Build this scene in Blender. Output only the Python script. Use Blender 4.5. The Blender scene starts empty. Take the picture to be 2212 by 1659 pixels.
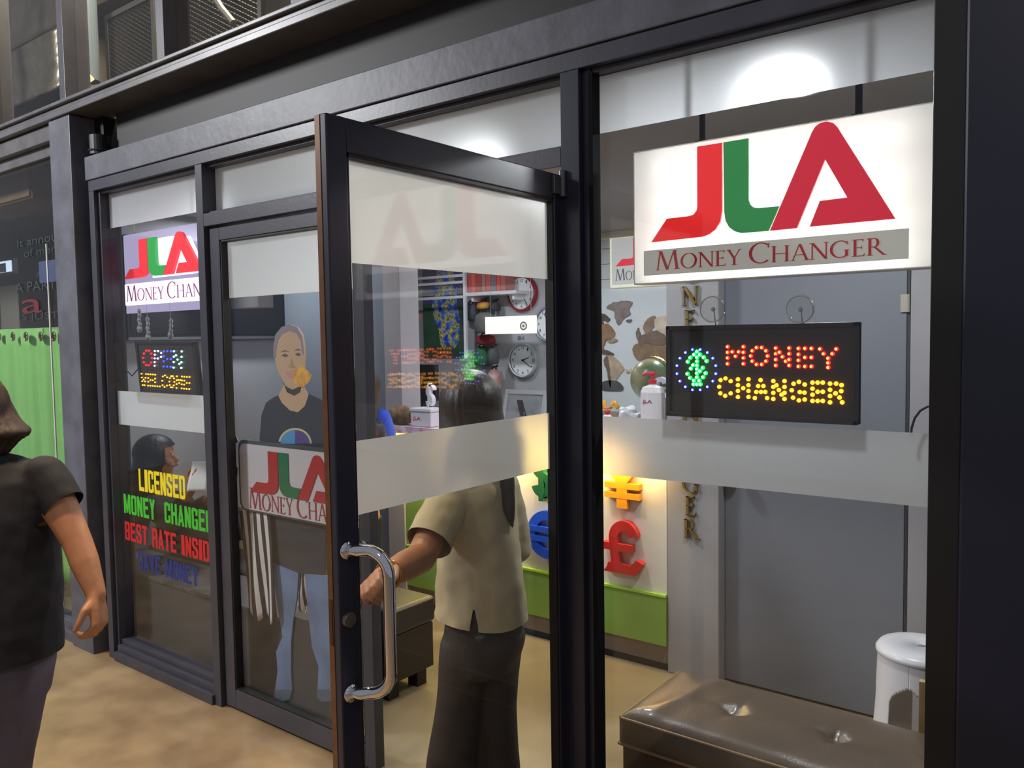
import bpy, bmesh, math, random
from mathutils import Vector, Matrix, noise

S = bpy.context.scene
COL = S.collection
rnd = random.Random(7)
PI = math.pi

# ------------------------------------------------------------------ camera, world, light
CAM = Vector((0.0, -1.97, 1.6))
RIGHT = Vector((0.7958254867, 0.6053227645, -0.0156890251))
DOWN = Vector((0.0223686173, -0.0552806213, -0.9982202652))
FWD = Vector((-0.6051127496, 0.7940581866, -0.0575339606))
FPX = 1750.0
cam_data = bpy.data.cameras.new('camera')
cam = bpy.data.objects.new('camera', cam_data)
COL.objects.link(cam)
cam_data.sensor_fit = 'HORIZONTAL'
cam_data.sensor_width = 36.0
cam_data.lens = 36.0 * FPX / 2212.0
cam_data.clip_start = 0.02
cm = Matrix((RIGHT, -DOWN, -FWD)).transposed().to_4x4()
cm.translation = CAM
cam.matrix_world = cm
S.camera = cam

S.view_settings.view_transform = 'Standard'
S.view_settings.look = 'None'
S.view_settings.gamma = 1.0
S.view_settings.exposure = 0.0
S.view_settings.use_curve_mapping = False
S.cycles.max_bounces = 8
S.cycles.diffuse_bounces = 4
S.cycles.glossy_bounces = 4
S.cycles.transmission_bounces = 6
S.cycles.transparent_max_bounces = 24
S.cycles.sample_clamp_indirect = 4.0
S.cycles.caustics_reflective = False
S.cycles.caustics_refractive = False

W = bpy.data.worlds.new('mall_air')
S.world = W
W.use_nodes = True
W.node_tree.nodes['Background'].inputs[0].default_value = (0.72, 0.76, 0.9, 1)
W.node_tree.nodes['Background'].inputs[1].default_value = 0.30


def lamp(name, loc, size, power, color, rot=(0, 0, 0), size_y=None, spread=None):
    d = bpy.data.lights.new(name, 'AREA')
    d.energy = power
    d.color = color
    if size_y:
        d.shape = 'RECTANGLE'; d.size = size; d.size_y = size_y
    else:
        d.shape = 'DISK'; d.size = size
    if spread:
        d.spread = spread
    o = bpy.data.objects.new(name, d)
    o.location = loc; o.rotation_euler = rot
    COL.objects.link(o)
    return o


COOL = (0.93, 0.96, 1.0)
WARM = (1.0, 0.72, 0.42)
CEIL = 2.37
DOWNLIGHTS = [(-0.85, 0.62), (-2.20, 0.86), (-4.28, 0.98), (-1.9, 2.35), (-3.1, 2.35), (-4.2, 2.35)]
DL_POWER = [17, 13, 15, 13, 13, 10]
for (x, y), p in zip(DOWNLIGHTS, DL_POWER):
    lamp('downlight_lamp', (x, y, CEIL - 0.028), 0.13, p, COOL)
# warm lamps of the walkway outside, hung over and behind the photographer
lamp('walkway_lamp', (-2.4, -1.6, 3.9), 0.3, 15, WARM, spread=math.radians(70))
lamp('walkway_lamp', (0.3, -3.2, 3.9), 0.3, 24, (1.0, 0.84, 0.66))
lamp('walkway_lamp', (-5.9, -3.0, 3.9), 0.7, 230, (0.97, 0.98, 1.0), (math.radians(42), 0, 0))
# warm strip under the counter top and lamps of the upper storey and the shop next door
lamp('counter_strip_lamp', (-2.6, 1.395, 1.005), 1.7, 14, (1.0, 0.66, 0.24), (math.radians(18), 0, 0), 0.03)
lamp('counter_strip_lamp', (-2.6, 1.370, 1.036), 1.65, 5, (1.0, 0.64, 0.22), (math.radians(-82), 0, 0), 0.02)
lamp('mezzanine_lamp', (-3.6, 0.30, 4.9), 1.2, 420, (1.0, 0.86, 0.62))
lamp('next_shop_lamp', (-6.2, 1.2, 2.6), 0.6, 16, (1.0, 0.95, 0.85))


def ray(px, py):
    return RIGHT * ((px - 1106.0) / FPX) + DOWN * ((py - 829.5) / FPX) + FWD


def at(px, py, Y):                    # the point of the vertical plane y = Y seen at a place in the photograph
    r = ray(px, py)
    return CAM + r * ((Y - CAM.y) / r.y)


def dp(px, py, d):                    # the point at distance d along the view
    return CAM + ray(px, py) * d


# ------------------------------------------------------------------ materials
def lin(r, g, b):
    f = lambda c: (c / 12.92 if c <= 0.04045 else ((c + 0.055) / 1.055) ** 2.4)
    return (f(r / 255), f(g / 255), f(b / 255), 1.0)


def mat(name, rgb, rough=0.5, metal=0.0, var=0.0, vscale=6.0, bump=0.0, bscale=40.0, emit=None, estr=0.0, spec=0.5, rgb2=None, coat=0.0, detail=4):
    m = bpy.data.materials.new(name)
    m.use_nodes = True
    nt = m.node_tree
    b = nt.nodes['Principled BSDF']
    c = lin(*rgb)
    b.inputs['Base Color'].default_value = c
    b.inputs['Roughness'].default_value = rough
    b.inputs['Metallic'].default_value = metal
    b.inputs['Specular IOR Level'].default_value = spec
    if coat:
        b.inputs['Coat Weight'].default_value = coat
        b.inputs['Coat Roughness'].default_value = 0.08
    if var or rgb2 or bump:
        tc = nt.nodes.new('ShaderNodeTexCoord')
    if var or rgb2:
        n = nt.nodes.new('ShaderNodeTexNoise')
        n.inputs['Scale'].default_value = vscale
        n.inputs['Detail'].default_value = detail
        nt.links.new(tc.outputs['Object'], n.inputs['Vector'])
        r = nt.nodes.new('ShaderNodeValToRGB')
        c2 = lin(*rgb2) if rgb2 else tuple(min(1, x * (1 + var)) for x in c[:3]) + (1,)
        c1 = c if rgb2 else tuple(x * (1 - var) for x in c[:3]) + (1,)
        r.color_ramp.elements[0].color = c1
        r.color_ramp.elements[1].color = c2
        r.color_ramp.elements[0].position = 0.35
        r.color_ramp.elements[1].position = 0.65
        nt.links.new(n.outputs['Fac'], r.inputs['Fac'])
        nt.links.new(r.outputs['Color'], b.inputs['Base Color'])
    if bump:
        n2 = nt.nodes.new('ShaderNodeTexNoise')
        n2.inputs['Scale'].default_value = bscale
        n2.inputs['Detail'].default_value = 5
        nt.links.new(tc.outputs['Object'], n2.inputs['Vector'])
        bp = nt.nodes.new('ShaderNodeBump')
        bp.inputs['Strength'].default_value = bump
        bp.inputs['Distance'].default_value = 0.01
        nt.links.new(n2.outputs['Fac'], bp.inputs['Height'])
        nt.links.new(bp.outputs['Normal'], b.inputs['Normal'])
    if emit:
        b.inputs['Emission Color'].default_value = lin(*emit)
        b.inputs['Emission Strength'].default_value = estr
    return m


def glass_mat(name, tint, refl=1.0):
    m = bpy.data.materials.new(name)
    m.use_nodes = True
    nt = m.node_tree
    nt.nodes.clear()
    out = nt.nodes.new('ShaderNodeOutputMaterial')
    mix = nt.nodes.new('ShaderNodeMixShader')
    tr = nt.nodes.new('ShaderNodeBsdfTransparent')
    tr.inputs[0].default_value = tint
    gl = nt.nodes.new('ShaderNodeBsdfGlossy')
    gl.inputs['Roughness'].default_value = 0.0
    lw = nt.nodes.new('ShaderNodeLayerWeight')
    lw.inputs[0].default_value = 0.5
    p = nt.nodes.new('ShaderNodeMath'); p.operation = 'POWER'; p.inputs[1].default_value = 5
    q = nt.nodes.new('ShaderNodeMath'); q.operation = 'MULTIPLY_ADD'
    q.inputs[1].default_value = 0.96; q.inputs[2].default_value = 0.035 * refl
    q.use_clamp = True
    nt.links.new(lw.outputs['Facing'], p.inputs[0])
    nt.links.new(p.outputs[0], q.inputs[0])
    nt.links.new(q.outputs[0], mix.inputs[0])
    nt.links.new(tr.outputs[0], mix.inputs[1])
    nt.links.new(gl.outputs[0], mix.inputs[2])
    nt.links.new(mix.outputs[0], out.inputs[0])
    return m


def film_mat(name, rgb, trans=0.58, clear=0.22, crough=0.62, gloss=0.04):
    """frosted film: part diffuse, part translucent, part rough see-through, a little gloss"""
    m = bpy.data.materials.new(name)
    m.use_nodes = True
    nt = m.node_tree
    nt.nodes.clear()
    out = nt.nodes.new('ShaderNodeOutputMaterial')
    N = nt.nodes.new
    df = N('ShaderNodeBsdfDiffuse'); df.inputs[0].default_value = lin(*rgb)
    tl = N('ShaderNodeBsdfTranslucent'); tl.inputs[0].default_value = lin(*rgb)
    rf = N('ShaderNodeBsdfRefraction'); rf.inputs['Color'].default_value = (0.9, 0.9, 0.9, 1)
    rf.inputs['Roughness'].default_value = crough; rf.inputs['IOR'].default_value = 1.25
    gl = N('ShaderNodeBsdfGlossy'); gl.inputs['Roughness'].default_value = 0.3
    a = N('ShaderNodeMixShader'); a.inputs[0].default_value = trans
    b = N('ShaderNodeMixShader'); b.inputs[0].default_value = clear
    c = N('ShaderNodeMixShader'); c.inputs[0].default_value = gloss
    L = nt.links.new
    L(df.outputs[0], a.inputs[1]); L(tl.outputs[0], a.inputs[2])
    L(a.outputs[0], b.inputs[1]); L(rf.outputs[0], b.inputs[2])
    L(b.outputs[0], c.inputs[1]); L(gl.outputs[0], c.inputs[2])
    L(c.outputs[0], out.inputs[0])
    return m


def emis(name, rgb, s):
    return mat(name, tuple(int(c * .6) for c in rgb), 0.4, emit=rgb, estr=s)


M = {}
M['frame'] = mat('black_aluminium', (60, 60, 70), 0.38, 0.0, 0.1, 9, 0.03, 60)
M['frame_door'] = mat('navy_aluminium', (36, 38, 54), 0.34, 0.0, 0.06, 9)
M['steel'] = mat('dark_steel', (88, 89, 98), 0.45, 0.0, 0.22, 7, 0.12, 25)
M['fascia'] = mat('charcoal_fascia', (37, 35, 34), 0.55, 0, 0.08, 4)
M['ledge'] = mat('grey_ledge', (96, 94, 95), 0.35, 0.2, 0.15, 9)
M['post'] = mat('midnight_post', (22, 27, 48), 0.4, 0, 0.08, 5)
M['black'] = mat('black_paint', (16, 16, 18), 0.5)
M['rubber'] = mat('black_gasket', (12, 12, 13), 0.6)
M['glass'] = glass_mat('clear_glass', (0.955, 0.965, 0.96, 1))
M['oldglass'] = glass_mat('dusty_glass', (0.86, 0.87, 0.86, 1), 1.3)
M['film'] = film_mat('frosted_film', (243, 246, 250), clear=0.15, crough=0.78)
M['band'] = film_mat('frosted_band', (238, 240, 240), trans=0.5, clear=0.46)
M['chrome'] = mat('chrome', (225, 225, 228), 0.06, 1.0)
M['brass'] = mat('brass', (176, 150, 84), 0.3, 1.0)
M['white'] = mat('white_plastic', (226, 226, 232), 0.3)
M['wall'] = mat('grey_wall_paint', (168, 168, 174), 0.6, 0, 0.03, 3)
M['wallblue'] = mat('blue_grey_paint', (126, 134, 146), 0.5, 0, 0.03, 3)
M['pillar'] = mat('pillar_paint', (164, 162, 166), 0.6, 0, 0.03, 4)
M['ceiling'] = mat('ceiling_paint', (150, 146, 140), 0.7, 0, 0.05, 2)
M['skin'] = mat('skin', (176, 122, 88), 0.5, 0, 0.06, 30, 0.04, 200)
M['hair'] = mat('dark_hair', (26, 21, 19), 0.36, 0, 0.3, 30)


# ------------------------------------------------------------------ mesh helpers
def new():
    return bmesh.new()


def add_box(bm, x0, x1, y0, y1, z0, z1):
    v = [bm.verts.new((x, y, z)) for x in (x0, x1) for y in (y0, y1) for z in (z0, z1)]
    for f in ((0, 1, 3, 2), (4, 6, 7, 5), (0, 4, 5, 1), (2, 3, 7, 6), (0, 2, 6, 4), (1, 5, 7, 3)):
        bm.faces.new([v[i] for i in f])
    return v


def box(x0, x1, y0, y1, z0, z1):
    bm = new(); add_box(bm, x0, x1, y0, y1, z0, z1); return bm


def frame_of(d):
    d = d.normalized()
    u = d.cross(Vector((0, 0, 1)))
    if u.length < 1e-4:
        u = d.cross(Vector((1, 0, 0)))
    u.normalize()
    return u, d.cross(u)


def add_cyl(bm, p, q, r0, r1=None, n=16, cap=True):
    p = Vector(p); q = Vector(q)
    r1 = r0 if r1 is None else r1
    u, w = frame_of(q - p)
    A = [bm.verts.new(p + (u * math.cos(t) + w * math.sin(t)) * r0) for t in [2 * PI * i / n for i in range(n)]]
    B = [bm.verts.new(q + (u * math.cos(t) + w * math.sin(t)) * r1) for t in [2 * PI * i / n for i in range(n)]]
    for i in range(n):
        bm.faces.new((A[i], A[(i + 1) % n], B[(i + 1) % n], B[i]))
    if cap:
        bm.faces.new(A[::-1]); bm.faces.new(B)


def add_tube(bm, pts, r, n=10):
    pts = [Vector(p) for p in pts]
    rr = r if isinstance(r, (list, tuple)) else [r] * len(pts)
    rings = []
    u = None
    for i, p in enumerate(pts):
        d = (pts[min(i + 1, len(pts) - 1)] - pts[max(i - 1, 0)]).normalized()
        if u is None:
            u, w = frame_of(d)
        else:
            u = (u - d * u.dot(d)).normalized(); w = d.cross(u)
        rings.append([bm.verts.new(p + (u * math.cos(2 * PI * k / n) + w * math.sin(2 * PI * k / n)) * rr[i]) for k in range(n)])
    for a, b in zip(rings, rings[1:]):
        for k in range(n):
            bm.faces.new((a[k], a[(k + 1) % n], b[(k + 1) % n], b[k]))
    bm.faces.new(rings[0][::-1]); bm.faces.new(rings[-1])


def add_ball(bm, c, r, seg=14, scale=(1, 1, 1), rot=None):
    m = Matrix.Translation(Vector(c))
    if rot is not None:
        m = m @ rot.to_4x4()
    m = m @ Matrix.Diagonal((scale[0] * r, scale[1] * r, scale[2] * r, 1))
    bmesh.ops.create_uvsphere(bm, u_segments=seg, v_segments=max(6, seg * 2 // 3), radius=1.0, matrix=m)


def add_lathe(bm, prof, c=(0, 0, 0), n=32):
    c = Vector(c)
    rings = []
    for r, z in prof:
        rings.append([bm.verts.new(c + Vector((r * math.cos(2 * PI * k / n), r * math.sin(2 * PI * k / n), z))) for k in range(n)] if r > 1e-6 else [bm.verts.new(c + Vector((0, 0, z)))])
    for a, b in zip(rings, rings[1:]):
        for k in range(n):
            k2 = (k + 1) % n
            if len(a) == 1 and len(b) == 1:
                continue
            if len(a) == 1:
                bm.faces.new((a[0], b[k2], b[k]))
            elif len(b) == 1:
                bm.faces.new((a[k], a[k2], b[0]))
            else:
                bm.faces.new((a[k], a[k2], b[k2], b[k]))


def add_poly(bm, pts, y, depth):
    """polygon of (x, z) in the facade direction, front face at y, going back by depth"""
    pts = [Vector((p[0], p[1])) for p in pts]
    ar = sum(a.x * b.y - b.x * a.y for a, b in zip(pts, pts[1:] + pts[:1]))
    if ar < 0:
        pts = pts[::-1]
    F = [bm.verts.new((p.x, y, p.y)) for p in pts]
    B = [bm.verts.new((p.x, y + depth, p.y)) for p in pts]
    f = bm.faces.new(F); g = bm.faces.new(B[::-1])
    n = len(pts)
    for i in range(n):
        bm.faces.new((F[(i + 1) % n], F[i], B[i], B[(i + 1) % n]))
    f.normal_update(); g.normal_update()
    bmesh.ops.triangulate(bm, faces=[f, g])


def add_loft(bm, rings, n=20, cap=True):
    """rings of (centre, half width, half depth, yaw): horizontal ellipses"""
    R = []
    for c, a, b, yaw in rings:
        c = Vector(c)
        R.append([bm.verts.new(c + Vector((a * math.cos(t) * math.cos(yaw) - b * math.sin(t) * math.sin(yaw), a * math.cos(t) * math.sin(yaw) + b * math.sin(t) * math.cos(yaw), 0))) for t in [2 * PI * k / n for k in range(n)]])
    for p, q in zip(R, R[1:]):
        for k in range(n):
            bm.faces.new((p[k], p[(k + 1) % n], q[(k + 1) % n], q[k]))
    if cap:
        bm.faces.new(R[0][::-1]); bm.faces.new(R[-1])
    return R


def chain(bm, pts, radii, n=14):
    pts = [Vector(p) for p in pts]
    for p, r in zip(pts, radii):
        add_ball(bm, p, r, n)
    for a, b, ra, rb in zip(pts, pts[1:], radii, radii[1:]):
        add_cyl(bm, a, b, ra, rb, n)


def remesh(bm, voxel=0.006, smooth=6):
    bmesh.ops.recalc_face_normals(bm, faces=bm.faces)
    me = bpy.data.meshes.new('tmp'); bm.to_mesh(me); bm.free()
    o = bpy.data.objects.new('tmp', me); COL.objects.link(o)
    r = o.modifiers.new('r', 'REMESH'); r.mode = 'VOXEL'; r.voxel_size = voxel
    if smooth:
        s = o.modifiers.new('s', 'SMOOTH'); s.factor = 0.5; s.iterations = smooth
    dg = bpy.context.evaluated_depsgraph_get()
    out = new(); out.from_mesh(o.evaluated_get(dg).to_mesh())
    o.evaluated_get(dg).to_mesh_clear()
    bpy.data.objects.remove(o); bpy.data.meshes.remove(me)
    return out


def text_bm(body, width=None, height=None, bold=0.0, res=3):
    """flat filled letters from the built-in font, scaled to width x height, lower left at the origin: (x, z) kept as (x, y) here"""
    c = bpy.data.curves.new('tmp', 'FONT')
    c.body = body; c.size = 1.0; c.resolution_u = res; c.offset = bold
    o = bpy.data.objects.new('tmp', c); COL.objects.link(o)
    dg = bpy.context.evaluated_depsgraph_get()
    ev = o.evaluated_get(dg)
    bm = new(); bm.from_mesh(ev.to_mesh()); ev.to_mesh_clear()
    bpy.data.objects.remove(o); bpy.data.curves.remove(c)
    xs = [v.co.x for v in bm.verts]; ys = [v.co.y for v in bm.verts]
    x0, y0, w, h = min(xs), min(ys), max(xs) - min(xs), max(ys) - min(ys)
    sy = height / h if height else (width / w)
    sx = width / w if width else sy
    for v in bm.verts:
        v.co.x = (v.co.x - x0) * sx; v.co.y = (v.co.y - y0) * sy; v.co.z = 0
    bmesh.ops.remove_doubles(bm, verts=bm.verts, dist=1e-5)
    return bm


def text_on(bm, body, x, y, z, width, height, bold=0.0, depth=0.0015, slope=0.0):
    """letters standing in a plane y = const, facing the street, lower left at (x, z)"""
    t = text_bm(body, width, height, bold)
    if depth:
        r = bmesh.ops.extrude_face_region(t, geom=t.faces[:])
        for e in r['geom']:
            if isinstance(e, bmesh.types.BMVert):
                e.co.z += 1.0
    me = bpy.data.meshes.new('tmp')
    for v in t.verts:
        v.co = Vector((x + v.co.x, y + (0 if v.co.z > 0.5 or not depth else depth), z + v.co.y + slope * v.co.x))
    bmesh.ops.recalc_face_normals(t, faces=t.faces)
    t.to_mesh(me); t.free()
    bm.from_mesh(me); bpy.data.meshes.remove(me)
    return bm


def merge(bm, other, mx=None, free=True):
    me = bpy.data.meshes.new('tmp'); other.to_mesh(me)
    if mx is not None:
        me.transform(mx)
    bm.from_mesh(me); bpy.data.meshes.remove(me)
    if free:
        other.free()
    return bm


def obj(name, bm, m, parent=None, smooth=False, bevel=0.0, seg=2, solid=0.0, recalc=True, local=False, subsurf=0):
    if recalc:
        bmesh.ops.recalc_face_normals(bm, faces=bm.faces)
    me = bpy.data.meshes.new(name)
    bm.to_mesh(me); bm.free()
    for x in (m if isinstance(m, (list, tuple)) else [m]):
        me.materials.append(x)
    if smooth:
        me.polygons.foreach_set('use_smooth', [True] * len(me.polygons))
    o = bpy.data.objects.new(name, me)
    COL.objects.link(o)
    if parent is not None:
        o.parent = parent
        if not local and parent.parent is None:
            o.matrix_parent_inverse = parent.matrix_basis.inverted()
    if solid:
        s = o.modifiers.new('solid', 'SOLIDIFY'); s.thickness = solid; s.offset = 0
    if bevel:
        b = o.modifiers.new('bevel', 'BEVEL'); b.width = bevel; b.segments = seg; b.limit_method = 'ANGLE'; b.angle_limit = math.radians(40)
    if subsurf:
        b = o.modifiers.new('sub', 'SUBSURF'); b.levels = subsurf; b.render_levels = subsurf
    return o


def tag(o, label, cat, group=None, kind=None):
    o['label'] = label; o['category'] = cat
    if group:
        o['group'] = group
    if kind:
        o['kind'] = kind
    return o


def thing(name, label, cat, loc=(0, 0, 0), group=None, kind=None, rotz=0.0):
    o = bpy.data.objects.new(name, None)
    o.empty_display_size = 0.1
    COL.objects.link(o)
    o.location = loc; o.rotation_euler = (0, 0, rotz)
    return tag(o, label, cat, group, kind)


def part(name, bm, m, parent, label=None, **k):
    o = obj(name, bm, m, parent, **k)
    if label:
        o['label'] = label
    return o


def struct(name, bm, m, label, cat, **k):
    o = obj(name, bm, m, None, **k)
    return tag(o, label, cat, kind='structure')


def dup(root, loc, label=None, group=None, rotz=None):
    r = root.copy(); COL.objects.link(r); r.location = loc
    if rotz is not None:
        r.rotation_euler = (0, 0, rotz)
    if label:
        r['label'] = label
    if group:
        r['group'] = group
    for ch in list(root.children):
        c = ch.copy(); COL.objects.link(c); c.parent = r
        for g in list(ch.children):
            d = g.copy(); COL.objects.link(d); d.parent = c
    return r


# ------------------------------------------------------------------ the shop's lettering
def _stroke(p, q, w):
    return [(p[0] - w / 2, p[1]), (p[0] + w / 2, p[1]), (q[0] + w / 2, q[1]), (q[0] - w / 2, q[1])]


def _serif(x, y, w, up):
    h = 0.035
    return [(x - w, y), (x + w, y), (x + w, y + h * up), (x - w, y + h * up)]


def _ring(cx, cy, rx, ry, wx, wy, a0=0, a1=360, n=28):
    out = []
    P = lambda rx, ry, t: (cx + rx * math.cos(t), cy + ry * math.sin(t))
    for i in range(n):
        t0 = math.radians(a0 + (a1 - a0) * i / n); t1 = math.radians(a0 + (a1 - a0) * (i + 1) / n)
        out.append([P(rx, ry, t0), P(rx, ry, t1), P(rx - wx, ry - wy, t1), P(rx - wx, ry - wy, t0)])
    return out


TK, TN = 0.125, 0.055


def serif_glyph(c):
    """polygons and advance of a Roman capital of cap height 1"""
    k, t = TK, TN
    if c == 'M':
        return [_stroke((.1, 0), (.22, 1), t), _stroke((.24, 1), (.54, 0), k), _stroke((.54, 0), (.84, 1), t), _stroke((.86, 1), (.98, 0), k), _serif(.1, 0, .09, 1), _serif(.98, 0, .13, 1), _serif(.2, 1, .08, -1), _serif(.88, 1, .08, -1)], 1.12
    if c == 'O':
        return _ring(.48, .5, .46, .52, .125, .05), .98
    if c == 'N':
        return [_stroke((.14, 0), (.14, 1), t), _stroke((.14, 1), (.78, 0), k * 1.1), _stroke((.78, 0), (.78, 1), t), _serif(.14, 0, .1, 1), _serif(.1, 1, .1, -1), _serif(.78, 1, .1, -1)], .92
    if c == 'E':
        return [_stroke((.16, 0), (.16, 1), k), [(.1, .955), (.52, .955), (.52, 1), (.1, 1)], [(.48, .86), (.52, .86), (.52, 1), (.47, 1)], [(.1, .49), (.46, .49), (.46, .535), (.1, .535)], [(.43, .43), (.46, .43), (.46, .6), (.43, .6)], [(.1, 0), (.56, 0), (.56, .045), (.1, .045)], [(.51, 0), (.56, 0), (.59, .15), (.55, .15)], _serif(.12, 0, .1, 1), _serif(.12, 1, .1, -1)], .64
    if c == 'Y':
        return [_stroke((.1, 1), (.38, .45), k), _stroke((.68, 1), (.4, .45), t), _stroke((.39, 0), (.39, .5), k), _serif(.39, 0, .13, 1), _serif(.11, 1, .12, -1), _serif(.68, 1, .1, -1)], .76
    if c == 'C':
        return _ring(.5, .5, .47, .52, .125, .05, 50, 312) + [[(.77, .74), (.82, .74), (.82, .97), (.77, .92)]], .88
    if c == 'H':
        return [_stroke((.16, 0), (.16, 1), k), _stroke((.78, 0), (.78, 1), k), [(.16, .49), (.78, .49), (.78, .535), (.16, .535)], _serif(.16, 0, .12, 1), _serif(.16, 1, .12, -1), _serif(.78, 0, .12, 1), _serif(.78, 1, .12, -1)], .96
    if c == 'A':
        return [_stroke((.1, 0), (.42, 1), t), _stroke((.44, 1), (.78, 0), k), [(.22, .33), (.66, .33), (.66, .375), (.22, .375)], _serif(.1, 0, .1, 1), _serif(.78, 0, .12, 1)], .88
    if c == 'G':
        return _ring(.5, .5, .47, .52, .125, .05, 50, 310) + [_stroke((.78, .08), (.78, .45), k), _serif(.78, .45, .12, -1), [(.77, .76), (.82, .76), (.82, .97), (.77, .92)]], .98
    if c == 'R':
        return [_stroke((.16, 0), (.16, 1), k), [(.16, .955), (.36, .955), (.36, 1), (.16, 1)], [(.16, .47), (.36, .47), (.36, .515), (.16, .515)], _stroke((.36, .49), (.76, 0), k), _serif(.16, 0, .12, 1), _serif(.12, 1, .1, -1), _serif(.78, 0, .09, 1)] + _ring(.36, .735, .2, .265, .115, .045, -90, 90, 14), .82
    return [], .35


def serif_on(bm, words, x, z, width, cap, y, depth, slope=0.0, small=0.78, narrow=True):
    """small-capital line: first letter of each word at full cap height"""
    seq = []
    for i, w in enumerate(words):
        if i:
            seq.append((' ', small))
        seq += [(c, 1.0 if j == 0 else small) for j, c in enumerate(w)]
    tot = sum(serif_glyph(c)[1] * s for c, s in seq)
    sx = width / tot
    px = 0.0
    for c, s in seq:
        polys, adv = serif_glyph(c)
        for k, p in enumerate(polys):
            add_poly(bm, [(x + (px + q[0] * s) * sx, z + q[1] * s * cap + slope * (px + q[0] * s) * sx) for q in p], y - k * .00005, depth)
        px += adv * s
    return bm


LOGO_J = [(0.569, 1.0), (0.855, 1.0), (0.856, 0.278), (0.836, 0.158), (0.78, 0.076), (0.705, 0.03), (0.629, 0.01), (0.0, 0.0), (0.199, 0.25), (0.466, 0.251), (0.524, 0.263), (0.559, 0.3), (0.569, 0.344)]
LOGO_L = [(0.873, 1.0), (1.15, 1.0), (1.152, 0.357), (1.17, 0.304), (1.202, 0.272), (1.249, 0.256), (1.481, 0.25), (1.371, 0.006), (1.072, 0.01), (1.0, 0.035), (0.937, 0.086), (0.897, 0.161), (0.882, 0.258)]
LOGO_A = [(1.385, 0.006), (1.815, 0.96), (1.846, 1.005), (1.894, 1.033), (1.957, 1.037), (2.019, 1.012), (2.058, 0.968), (2.097, 0.898), (2.602, 0.01), (1.796, 0.01), (1.895, 0.258), (2.16, 0.262), (1.943, 0.668), (1.665, 0.008)]


def logo(parent, x, z, h, y, depth, mats, sx=1.0):
    for nm, pts, m, lb in (('letter', LOGO_J, mats[0], 'red letter J'), ('letter', LOGO_L, mats[1], 'green letter L'), ('letter', LOGO_A, mats[2], 'crimson letter A')):
        bm = new()
        add_poly(bm, [(x + p[0] * h * sx, z + p[1] * h) for p in pts], y, depth)
        part(nm, bm, m, parent, lb)


def _arc(cx, cz, r, w, a0, a1, n=20):
    out = []
    for i in range(n):
        t0 = math.radians(a0 + (a1 - a0) * i / n); t1 = math.radians(a0 + (a1 - a0) * (i + 1) / n)
        out.append([(cx + r * math.cos(t0), cz + r * math.sin(t0)), (cx + r * math.cos(t1), cz + r * math.sin(t1)), (cx + (r - w) * math.cos(t1), cz + (r - w) * math.sin(t1)), (cx + (r - w) * math.cos(t0), cz + (r - w) * math.sin(t0))])
    return out


def symbol_polys(ch):
    """chunky currency symbols in a unit square"""
    R = lambda x0, x1, z0, z1: [(x0, z0), (x1, z0), (x1, z1), (x0, z1)]
    if ch == '€':
        return _arc(.58, .5, .5, .2, 48, 312, 30) + [R(0, .66, .54, .66), R(0, .62, .34, .46)]
    if ch == '¥':
        return [[(0, 1), (.27, 1), (.60, .5), (.40, .5)], [(.73, 1), (1, 1), (.60, .5), (.40, .5)], R(.38, .62, 0, .55), R(.1, .9, .40, .52), R(.1, .9, .20, .32)]
    if ch == '£':
        return _arc(.52, .66, .34, .2, 12, 200, 24) + [[(.18, .70), (.38, .70), (.44, .12), (.24, .12)], R(.02, .74, .42, .56), [(.04, .0), (.34, .0), (.46, .2), (.24, .2)], [(.10, .0), (.80, .0), (1, .24), (.84, .30), (.72, .18), (.16, .18)]]
    return _arc(.5, .70, .28, .17, 12, 270, 22) + _arc(.5, .30, .28, .17, -168, 90, 22) + [R(.43, .57, -.06, .1), R(.43, .57, .9, 1.06), R(.43, .57, .0, 1.0)]


def symbol_on(bm, ch, x, y, z, w, h, depth):
    for k, p in enumerate(symbol_polys(ch)):
        add_poly(bm, [(x + q[0] * w, z + q[1] * h) for q in p], y - k * .0003, depth)
    return bm


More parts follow.
